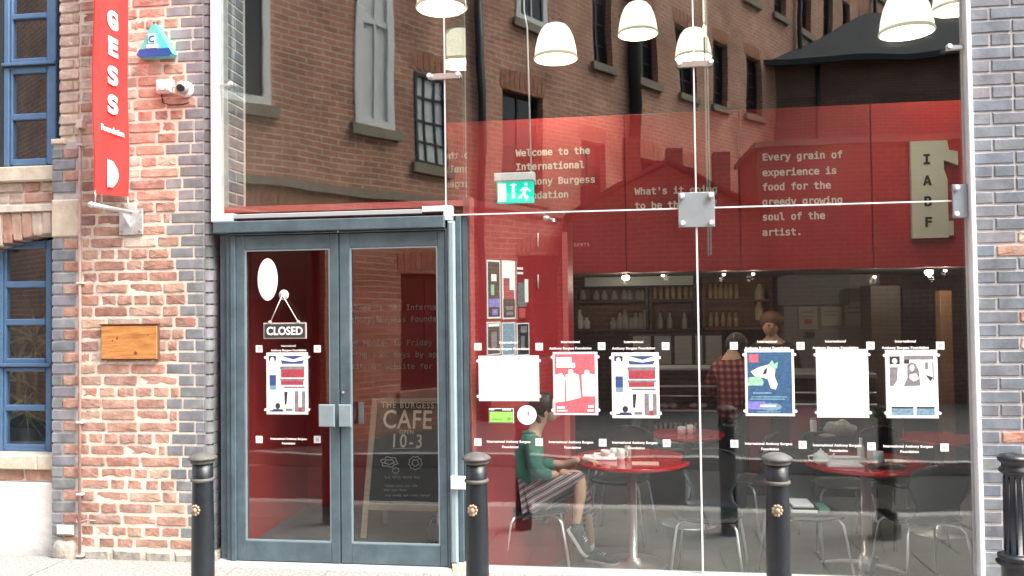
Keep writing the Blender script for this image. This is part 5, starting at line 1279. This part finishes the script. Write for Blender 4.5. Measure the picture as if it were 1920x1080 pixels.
# skin: torso, head and neck, arms, legs in one surface
nodes = [Q(985,925,0,.105,.10), Q(982,880,0,.10,.10), Q(992,838,0,.10,.095), Q(1001,812,0,.055), Q(1010,795,0,.043), Q(1017,776,0,.058), Q(1022,760,0,.064),   # 0-6
         Q(1000,826,-.14,.042), Q(1004,880,-.17,.036), Q(1024,890,-.15,.032), Q(1046,889,-.10,.024),                       # 7-10 near arm up to the face
         Q(1003,826,.13,.042), Q(1015,868,.16,.036), Q(1058,872,.15,.030), Q(1088,862,.10,.024),                       # 11-14 far arm to the table
         Q(1000,928,-.08,.075), Q(1045,905,-.07,.070), Q(1086,890,-.05,.055), Q(1088,925,-.07,.046), Q(1082,975,-.09,.030), Q(1078,988,-.09,.028),  # 15-20 near leg over
         Q(1000,935,.08,.075), Q(1052,920,.07,.065), Q(1094,915,.05,.052), Q(1102,960,.14,.040), Q(1108,1022,.03,.030)]  # 21-25 far leg down
nodes[25] = Q(1108,1020,.30,.030)
edges = [(0,1),(1,2),(2,3),(3,4),(4,5),(5,6),(2,7),(7,8),(8,9),(9,10),(2,11),(11,12),(12,13),(13,14),(0,15),(15,16),(16,17),(17,18),(18,19),(19,20),(0,21),(21,22),(22,23),(23,24),(24,25)]
skin('body', nodes, edges, SKINM, per)
hc = at(1024,766,YP)
# face details: profile turned towards the far right
def ell(par, name, c, r, sz, m, rz=0):
    b = MB().ball((0,0,0), r, 16, sz)
    for v in b.v: v.rotate(Matrix.Rotation(rz,3,'Z')); v += Vector(c)
    return b.build(name, m, par)
ell(per, 'face', hc+Vector((.028,.01,-.012)), .070, (.85,.78,1.12), SKINM)
ell(per, 'nose', hc+Vector((.092,.015,-.015)), .014, (1.1,.7,1.3), SKINM); ell(per, 'ear', hc+Vector((.0,-.062,-.015)), .019, (.8,.35,1.3), SKINM)
ell(per, 'lips', hc+Vector((.083,.01,-.052)), .010, (.8,1.5,.7), mat('lips',(.42,.16,.14),.5)); ell(per, 'eye', hc+Vector((.075,-.022,.005)), .009, (.7,.8,.6), BLACK)
hb = MB().ball((0,0,0), .088, 22, (1.0,.92,1.02))
for v in hb.v:
    v.x += -.018; v.z += .024
    v += Vector((.004*math.sin(v.z*90),.003*math.sin(v.x*120),.004*math.sin(v.x*80)))
    if v.x > .035: v.x = .035+(v.x-.035)*.35; 
    if v.z < -.02 and v.x > 0: v.z = -.02
hb.v = [v+hc for v in hb.v]; hb.build('hair', HAIR, per)
ell(per, 'hair_nape', hc+Vector((-.045,0,-.065)), .050, (.8,1.0,1.3), mat('lighter_brown_hair', (.10,.055,.03), .6))
ell(per, 'hair_bun', hc+Vector((-.075,.0,.045)), .038, (1,1,1), HAIR)
skin('sleeved_top', [Q(983,912,0,.150,.135), Q(978,878,0,.165,.145), Q(984,842,0,.155,.135), Q(998,814,0,.095,.085),
     Q(999,828,-.135,.066), Q(1003,880,-.18,.056), Q(1022,890,-.16,.046), Q(1034,890,-.13,.040), Q(1001,828,.135,.064), Q(1013,870,.17,.056), Q(1045,872,.16,.046)],
     [(0,1),(1,2),(2,3),(2,4),(4,5),(5,6),(6,7),(2,8),(8,9),(9,10)], GREEN, per)
skin('hood', [Q(986,824,.06,.060,.055), Q(993,807,0,.074,.068), Q(991,822,-.07,.060,.055)], [(0,1),(1,2)], GREEN, per, 1)
skin('leggings', [Q(984,932,0,.128,.13), Q(1002,932,-.08,.098), Q(1045,908,-.07,.084), Q(1084,892,-.05,.066), Q(1090,906,-.06,.060),
     Q(1002,938,.08,.092), Q(1052,922,.07,.080), Q(1094,917,.05,.060), Q(1101,955,.14,.050), Q(1106,1000,.26,.038)],
     [(0,1),(1,2),(2,3),(3,4),(0,5),(5,6),(6,7),(7,8),(8,9)], STR, per)
# hand on the cheek with fingers
def hand(c, fd, up, par, s=1.0, curl=.5):
    fd = Vector(fd).normalized(); up = Vector(up).normalized(); sd_ = fd.cross(up).normalized(); c = Vector(c)
    nd = [(*c, .026*s, .017*s), (*(c+fd*.035*s), .031*s, .016*s), (*(c+fd*.06*s), .028*s, .014*s)]
    ed = [(0,1),(1,2)]
    skin('hand', nd, ed, SKINM, par)
    for k, (o_, l) in enumerate(((-.026,.062),(-.009,.072),(.009,.068),(.025,.052))):
        a = c+fd*.055*s+sd_*o_*s; b1 = a+fd*l*.45*s-up*.004; b2 = a+fd*l*.75*s-up*curl*.022*s; b3 = a+fd*l*.85*s-up*curl*.045*s
        MB().tube([a-fd*.012*s, a, b1, b2, b3], .0088*s, 7, .0065*s).build('finger', SKINM, par)
    a = c+fd*.012*s-sd_*.028*s; MB().tube([a, a+fd*.022*s-sd_*.020*s, a+fd*.045*s-sd_*.024*s-up*.008*s], .0105*s, 7, .008*s).build('thumb', SKINM, par)
hp = at(1048,888,YP-.09); hand(hp, (1,.2,.1), (0,-.2,1), per, 1.0, .8)
hp = at(1090,861,YP+.10); hand(hp, (1,-.2,-.05), (0,0,1), per, 1.0, .7)
# shoes
SHOE = mat('dark_canvas_shoe', (.035,.045,.055), .8); SOLE = mat('white_rubber_sole', (.78,.77,.73), .5)
def shoe(heel, toe, upv, side=1):
    heel = Vector(heel); toe = Vector(toe); f = (toe-heel); Ln = f.length; f.normalize(); u_ = Vector(upv); u_ = (u_-f*u_.dot(f)).normalized(); s_ = f.cross(u_)
    secs = [(0,.030,.055),(.12,.036,.075),(.30,.036,.078),(.50,.038,.056),(.70,.045,.042),(.88,.042,.034),(1.0,.020,.020)]
    def ring(t, w, h, base, hh):
        return [heel+f*(Ln*t)+s_*(w*math.cos(a))+u_*(base+ (hh*max(0,math.sin(a)) if True else 0)) for a in [PI*k/8 for k in range(9)]]
    b = MB(); b.smooth = True; vs = []; fs = []
    for (t,w,h) in secs: vs += ring(t,w,h,.016,h)
    for i in range(len(secs)-1):
        for k in range(8): a = i*9+k; fs.append((a,a+9,a+10,a+1))
    fs += [tuple(range(9)), tuple(range((len(secs)-1)*9+8,(len(secs)-1)*9-1,-1))]
    b.add(vs, fs); o1 = b.build('shoe', SHOE, per)
    b = MB(); n_ = len(secs); top = []; bot = []
    for (t,w,h) in secs: top.append(heel+f*(Ln*(t*1.04-.02))+s_*(w*1.1)+u_*.019)
    for (t,w,h) in reversed(secs): top.append(heel+f*(Ln*(t*1.04-.02))-s_*(w*1.1)+u_*.019)
    bot = [v-u_*.02 for v in top]; m_ = len(top)
    b.add(top+bot, [tuple(range(m_)), tuple(range(2*m_-1,m_-1,-1))]+[(i,i+m_,(i+1)%m_+m_,(i+1)%m_) for i in range(m_)]); b.build('sole', SOLE, o1)
    b = MB(); 
    for t in (.42,.50,.58): c = heel+f*(Ln*t)+u_*(.016+.058*(1-t*.45)+.004); b.tube([c-s_*.022, c+u_*.004, c+s_*.022], .0035, 5)
    b.build('laces', SOLE, o1)
def L3(px, py, dy): return at(px, py, YP+dy)
shoe(L3(1066,992,-.10), L3(1100,1043,-.12), (.8,-.25,.45))
h2 = L3(1101,1040,.34); h2.z = FZ+.004; t2 = h2+Vector((.215,-.10,0)); shoe(h2, t2, (0,0,1))
skin('sock', [Q(1080,980,-.09,.031), Q(1077,992,-.09,.034)], [(0,1)], SHOE, per); skin('sock', [Q(1108,1014,.29,.033), Q(1105,1036,.34,.036)], [(0,1)], SOLE, per)

# cook behind the counter
YC = 3.75
def QC(px, py, dy=0, rx=.05, ry=None):
    p = at(px, py, YC+dy); return (p.x, p.y, p.z, rx, ry if ry else rx)
ck = thing('person', 'person in dark clothes with reddish brown hair standing behind the service counter', 'person', (X(1447,YC),YC,FZ))
skin('body', [QC(1447,700,0,.15,.11), QC(1448,668,0,.155,.10), QC(1449,645,0,.12,.09), QC(1447,632,0,.055), QC(1446,618,0,.050), QC(1445,604,0,.072), QC(1446,592,0,.074),
     QC(1414,655,0,.058), QC(1402,700,-.05,.046), QC(1412,738,-.2,.036), QC(1484,655,0,.058), QC(1496,700,-.05,.046), QC(1488,738,-.2,.036), QC(1447,790,0,.15,.11), QC(1432,860,0,.085), QC(1432,930,0,.06), QC(1462,860,0,.085), QC(1462,930,0,.06)],
     [(0,1),(1,2),(2,3),(3,4),(4,5),(5,6),(2,7),(7,8),(8,9),(2,10),(10,11),(11,12),(0,13),(13,14),(14,15),(13,16),(16,17)], SKINM, ck)
skin('dark_shirt', [QC(1447,700,0,.165,.125), QC(1448,668,0,.17,.115), QC(1449,647,0,.13,.10), QC(1448,636,0,.105,.095), QC(1413,655,0,.078), QC(1402,700,-.05,.057), QC(1410,725,-.12,.05), QC(1485,655,0,.078), QC(1496,700,-.05,.057), QC(1490,725,-.12,.05), QC(1447,790,0,.165,.12)],
     [(0,1),(1,2),(2,3),(2,4),(4,5),(5,6),(2,7),(7,8),(8,9),(0,10)], mat('black_shirt', (.022,.024,.028), .8), ck)
hc2 = at(1446,610,YC)
HAIR2 = mat('reddish_brown_hair', (.10,.040,.022), .6, bump=.003, bscale=60)
ell(ck, 'hair', hc2+Vector((.012,.022,.045)), .122, (1.05,.95,.92), HAIR2); ell(ck, 'hair_side', hc2+Vector((.078,-.005,-.005)), .034, (.8,1,1.9), HAIR2)
ell(ck, 'face', hc2+Vector((-.010,-.022,-.018)), .088, (.9,.85,1.12), SKINM); ell(ck, 'nose', hc2+Vector((-.012,-.100,-.02)), .015, (.8,1,1.4), SKINM); ell(ck, 'mouth', hc2+Vector((-.012,-.094,-.058)), .012, (1.6,.5,.4), MATS['lips'])
for s in (-1,1): ell(ck, 'eye', hc2+Vector((-.012+s*.030,-.093,.004)), .009, (1.2,.5,.8), BLACK); ell(ck, 'ear', hc2+Vector((-.01+s*.072,.0,-.015)), .017, (.4,.8,1.4), SKINM)
for px in (1412,1488):
    hh = at(px,740,YC-.22); hand(hh, (.1,-.9,-.3), (0,.2,1), ck, 1.0, .8)
# person in a red checked shirt leaning at the counter
def checked(name):
    m = bpy.data.materials.new(name); m.use_nodes = True; N = m.node_tree.nodes; L = m.node_tree.links; p = N['Principled BSDF']; p.inputs['Roughness'].default_value = .85
    tc = N.new('ShaderNodeTexCoord'); prev = None
    for ax in ('X','Z'):
        w = N.new('ShaderNodeTexWave'); w.bands_direction = ax; w.inputs['Scale'].default_value = 5.5; L.new(tc.outputs['Object'], w.inputs[0])
        if prev is None: prev = w.outputs['Fac']
        else: mu = N.new('ShaderNodeMath'); mu.operation = 'ADD'; L.new(prev, mu.inputs[0]); L.new(w.outputs['Fac'], mu.inputs[1]); prev = mu.outputs[0]
    cr = N.new('ShaderNodeValToRGB'); e = cr.color_ramp.elements; e[0].color = (.05,.012,.015,1); e[0].position = .25; e[1].color = (.26,.025,.03,1); e[1].position = .55; q = e.new(.9); q.color = (.32,.17,.16,1)
    mh = N.new('ShaderNodeMath'); mh.operation = 'MULTIPLY'; mh.inputs[1].default_value = .5; L.new(prev, mh.inputs[0]); L.new(mh.outputs[0], cr.inputs[0]); L.new(cr.outputs[0], p.inputs['Base Color']); return m
YC2 = 2.55
def QD(px, py, dy=0, rx=.05, ry=None):
    p = at(px, py, YC2+dy); return (p.x, p.y, p.z, rx, ry if ry else rx)
cu_ = thing('person', 'person in a red checked shirt with dark hair leaning over the counter, back turned', 'person', (X(1368,YC2),YC2,FZ))
nd = [QD(1368,790,0,.09,.07), QD(1368,745,.0,.11,.085), QD(1370,700,.04,.14,.10), QD(1372,676,.10,.10,.09), QD(1375,660,.14,.05), QD(1380,645,.18,.07), QD(1382,634,.18,.07),
      QD(1342,690,.06,.052), QD(1328,725,.12,.042), QD(1345,742,.32,.034), QD(1400,690,.06,.052), QD(1410,725,.14,.042), QD(1400,742,.34,.034), QD(1354,870,0,.045), QD(1354,975,.02,.04), QD(1384,870,0,.045), QD(1384,975,.02,.04)]
ed = [(0,1),(1,2),(2,3),(3,4),(4,5),(5,6),(2,7),(7,8),(8,9),(2,10),(10,11),(11,12),(0,13),(13,14),(0,15),(15,16)]
skin('body', nd, ed, SKINM, cu_)
skin('checked_shirt', [QD(1368,800,0,.15,.12), QD(1368,745,.0,.15,.115), QD(1370,700,.04,.155,.115), QD(1373,672,.12,.125,.11), QD(1342,690,.06,.066), QD(1328,725,.12,.056), QD(1340,740,.26,.045), QD(1400,690,.06,.066), QD(1410,725,.14,.056), QD(1403,740,.28,.045)],
     [(0,1),(1,2),(2,3),(2,4),(4,5),(5,6),(2,7),(7,8),(8,9)], checked('red_checked_cotton'), cu_)
skin('dark_trousers', [QD(1368,775,0,.140,.115), QD(1368,805,0,.145,.12), QD(1354,870,0,.095), QD(1354,985,.02,.07), QD(1384,870,0,.095), QD(1384,985,.02,.07)], [(0,1),(1,2),(2,3),(1,4),(4,5)], mat('dark_denim',(.03,.035,.05),.9), cu_)
ell(cu_, 'hair', at(1381,645,YC2+.17), .102, (1,1,1.05), HAIR)
for px in (1345,1400): hand(at(px,743,YC2+.34), (0,1,-.1), (0,0,1), cu_, 1, .7)

# ================================================================== ACROSS THE STREET (seen mirrored in the glass)
BR1 = brick_far('opposite_brown_brick', (.58,.26,.165), (.44,.20,.125), (.58,.46,.36)); BR2 = brick_far('opposite_dark_brick', (.20,.10,.07), (.15,.08,.06), (.24,.2,.17))
SASH = mat('white_sash_paint', (.80,.80,.78), .5); SLATE = mat('welsh_slate', (.03,.033,.038), .95, var=.3, vscale=6, bump=.01, bscale=12)
DWIN = mat('black_window_frame', (.03,.032,.035), .5); STONE2 = mat('sooty_stone', (.30,.25,.19), .9, var=.2, vscale=4)
BLIND = mat('pale_blind', (.75,.74,.70), .8)
def mirror_root(name, lab, cat, loc, ang):
    t = bpy.data.objects.new(name, None); COL.objects.link(t); t.location = loc; t.rotation_euler = (0,0,ang); ORIG[t.name] = Vector((0,0,0)); tag(t, lab, cat); return t
def facade(root, L_, H, wins, m, sill=STONE2, extra=None):
    """wall in its own frame: x along the street front, y=0 face, -y behind; windows cut as openings"""
    xs = sorted({0, L_} | {w[0] for w in wins} | {w[1] for w in wins}); zs = sorted({-.13, H} | {w[2] for w in wins} | {w[3] for w in wins})
    b = MB()
    for i in range(len(xs)-1):
        for j in range(len(zs)-1):
            cx_, cz_ = (xs[i]+xs[i+1])/2, (zs[j]+zs[j+1])/2
            if any(w[0] < cx_ < w[1] and w[2] < cz_ < w[3] for w in wins): continue
            b.quad((xs[i+1],0,zs[j]),(xs[i],0,zs[j]),(xs[i],0,zs[j+1]),(xs[i+1],0,zs[j+1]))
    for w in wins:
        x0,x1,z0,z1 = w[:4]; d = -.22
        b.quad((x0,0,z0),(x0,d,z0),(x0,d,z1),(x0,0,z1)); b.quad((x1,d,z0),(x1,0,z0),(x1,0,z1),(x1,d,z1)); b.quad((x0,0,z1),(x0,d,z1),(x1,d,z1),(x1,0,z1)); b.quad((x0,d,z0),(x0,0,z0),(x1,0,z0),(x1,d,z0))
    b.quad((0,0,-.13),(0,-8,-.13),(0,-8,H),(0,0,H)); b.quad((L_,-8,-.13),(L_,0,-.13),(L_,0,H),(L_,-8,H)); b.quad((0,0,H),(0,-8,H),(L_,-8,H),(L_,0,H))
    b.build('wall', m, root)
    for w in wins:
        x0,x1,z0,z1 = w[:4]; st = w[4]; fm = SASH if st == 'w' else DWIN; f = .10 if st == 'w' else .045
        e_ = .14 if st in 'wg' else 0; b = MB(); b.box(x0,x0+f,-.20+e_,-.12+e_,z0,z1); b.box(x1-f,x1,-.20+e_,-.12+e_,z0,z1); b.box(x0+f,x1-f,-.2+e_,-.12+e_,z1-f,z1); b.box(x0+f,x1-f,-.2+e_,-.12+e_,z0,z0+f)
        o = b.build('window', fm, root)
        if st == 'w':
            zm = (z0+z1)/2; MB().box(x0+f,x1-f,-.19+e_,-.13+e_,zm-.03,zm+.03).build('meeting_rail', fm, o)
            xm = (x0+x1)/2; MB().box(xm-.012,xm+.012,-.185+e_,-.135+e_,z0+f,z1-f).build('glazing_bar', fm, o)
        else:
            nx, nz = w[5] if len(w) > 5 else (2,4)
            b = MB()
            for k in range(1,nx): xx = x0+(x1-x0)*k/nx; b.box(xx-.015,xx+.015,-.185+e_,-.14+e_,z0+f,z1-f)
            for k in range(1,nz): zz = z0+(z1-z0)*k/nz; b.box(x0+f,x1-f,-.184+e_,-.141+e_,zz-.015,zz+.015)
            b.build('glazing_bars', fm, o)
        g = mat('sky_lit_blind_pane', (.70,.72,.70), .15) if st == 'g' else (BLIND if st == 'w' and len(w) > 5 else mat('dark_window_glass', (.015,.017,.02), .08))
        MB().box(x0+f*.5,x1-f*.5,-.172+e_,-.160+e_,z0+f*.5,z1-f*.5).build('pane', g, o)
        MB().bbox(x0-.08,x1+.08,-.2,.0,z0-.10,z0-.001,.01).build('window_sill', sill, root) if False else MB().box(x0-.08,x1+.08,.001,.07,z0-.13,z0-.001).build('window_sill', sill, root)
        # arched brick lintel
        b = MB(); n_ = max(4,int((x1-x0)/.09)); 
        for k in range(n_):
            xx = x0-.05+(x1-x0+.1)*k/n_; hh_ = .05*math.sin(PI*(k+.5)/n_); b.box(xx+.010,xx+(x1-x0+.1)/n_-.010,.001,.008,z1+.002+hh_,z1+.24+hh_)
        b.build('brick_lintel', mat('lintel_brick', (.46,.21,.13), .9, var=.3, vscale=9), root)
ANG = math.atan2(-.81, .59)            # building line runs away to the right and back
# left end: low wing with white sashes
r1 = mirror_root('brown_brick_building', 'brown brick building with white sash windows opposite, mirrored in the upper left pane', 'building', (-4.7,-2.9,0), ANG)
facade(r1, 8.0, 8.3, [(.30,1.22,3.95,6.6,'w'),(2.42,3.0,3.95,6.6,'w',1),(3.36,3.92,3.58,4.78,'g',(3,4)),(.2,1.95,-.12,2.72,'d',(2,3)),(5.05,5.98,3.3,4.95,'d'),(5.35,6.1,6.0,7.6,'w'),(7.28,7.82,5.75,7.3,'d'),(6.9,7.6,2.9,4.4,'d'),(3.1,4.2,.5,2.1,'d',(2,2)),(5.4,6.4,.9,2.4,'d')], BR1)
for k, z_ in enumerate((3.03, 7.95)): MB().box(0,8,.001,.06,z_,z_+(.10 if k == 0 else .25)).build('string_course', STONE2, r1)
MB().tube([(4.55,.08,-.1),(4.55,.08,8.2)], .06, 8).build('drainpipe', BLACK, r1)
r2 = mirror_root('tall_brick_mill', 'tall dark brown brick mill with rows of narrow windows mirrored in the right panes', 'building', Vector((-4.7,-2.9,0))+Vector((math.cos(ANG),math.sin(ANG),0))*8.001, ANG)
wins = []
for k in range(18):
    x0 = .55+k*1.38
    for z0_ in (2.9, 5.75, 8.4, 11.1): wins.append((x0, x0+.62, z0_, z0_+1.4, 'd', (2,4)))
facade(r2, 26.0, 16, wins, BR1)
for k in (0,5,9,13): MB().tube([(.32+k*1.38,.10,-.1),(.32+k*1.38,.10,15.8)], .10 if k == 0 else .06, 8).build('drainpipe', BLACK, r2)
MB().box(0,26,.001,.07,10.6,10.74).build('string_course', STONE2, r2)
# low dark outbuildings standing before the mill
r4 = mirror_root('gabled_outbuilding', 'low dark brick outbuilding with a front gable and chimneys, mirrored in the red fascia', 'building', (-.75,-7.6,0), 0)
def gable(root, x0, x1, ze, zr, d, m):
    xm = (x0+x1)/2; b = MB(); b.add([(x0,0,-.13),(x1,0,-.13),(x1,0,ze),(xm,0,zr),(x0,0,ze),(x0,-d,-.13),(x1,-d,-.13),(x1,-d,ze),(xm,-d,zr),(x0,-d,ze)], [(1,0,4,3,2),(5,6,7,8,9),(0,5,9,4),(6,1,2,7)]); b.build('wall', m, root)
    for s_ in (0,1):
        xa = x0-.12 if s_ == 0 else x1+.12; b = MB(); v = [(xm,.15,zr+.03),(xm,-d-.1,zr+.03),(xa,-d-.1,ze-.05),(xa,.15,ze-.05)]; v2 = [(p[0],p[1],p[2]+.06) for p in v]
        b.add(v+v2, [(0,1,2,3),(7,6,5,4),(0,4,5,1),(1,5,6,2),(2,6,7,3),(3,7,4,0)]); b.build('roof', SLATE, root)
gable(r4, 0, 2.85, 3.0, 3.75, 1.0, BR2)
for cx_, hh_ in ((.95,4.25),(1.55,4.05),(2.35,3.95)):
    MB().bbox(cx_-.13, cx_+.13, -.5, -.2, 3.3, hh_, .01).build('chimney', BR2, r4)
r5 = mirror_root('long_shed', 'long low dark brick shed with flat coping mirrored low in the right panes', 'building', (2.3,-9.0,0), 0)
b = MB().box(0, 9, -2, 0, -.13, 4.2).build('wall', BR2, r5)
MB().box(-.06, 9.06, -2.06, .06, 4.201, 4.29).build('coping', STONE2, r5)
# low slate roofed building at the end of the side street
r3 = mirror_root('slate_roofed_building', 'low dark brick building with hipped slate roof mirrored at the right', 'building', (15.5,-14.2,0), PI)
r3.rotation_euler = (0,0,0)
r3.location = (3.5,-14.2,0)
facade(r3, 12, 7.3, [(2.0,2.9,1.0,2.6,'d'),(5.0,5.9,1.0,2.6,'d'),(8.0,8.9,1.0,2.6,'d')], BR2)
b = MB(); b.add([(-.3,.3,7.2),(12.3,.3,7.2),(12.3,-8.3,7.2),(-.3,-8.3,7.2),(3.4,-4,9.6),(8.8,-4,9.6)], [(0,1,5,4),(1,2,5),(2,3,4,5),(3,0,4),(0,3,2,1)]); b.build('slate_roof', SLATE, r3)
MB().box(-.3,12.3,.30,.42,7.08,7.22).build('gutter', BLACK, r3)
for a in (1.0, 7.4): MB().tube([(a,.12,0),(a,.12,7.1)], .05, 8).build('drainpipe', BLACK, r3)
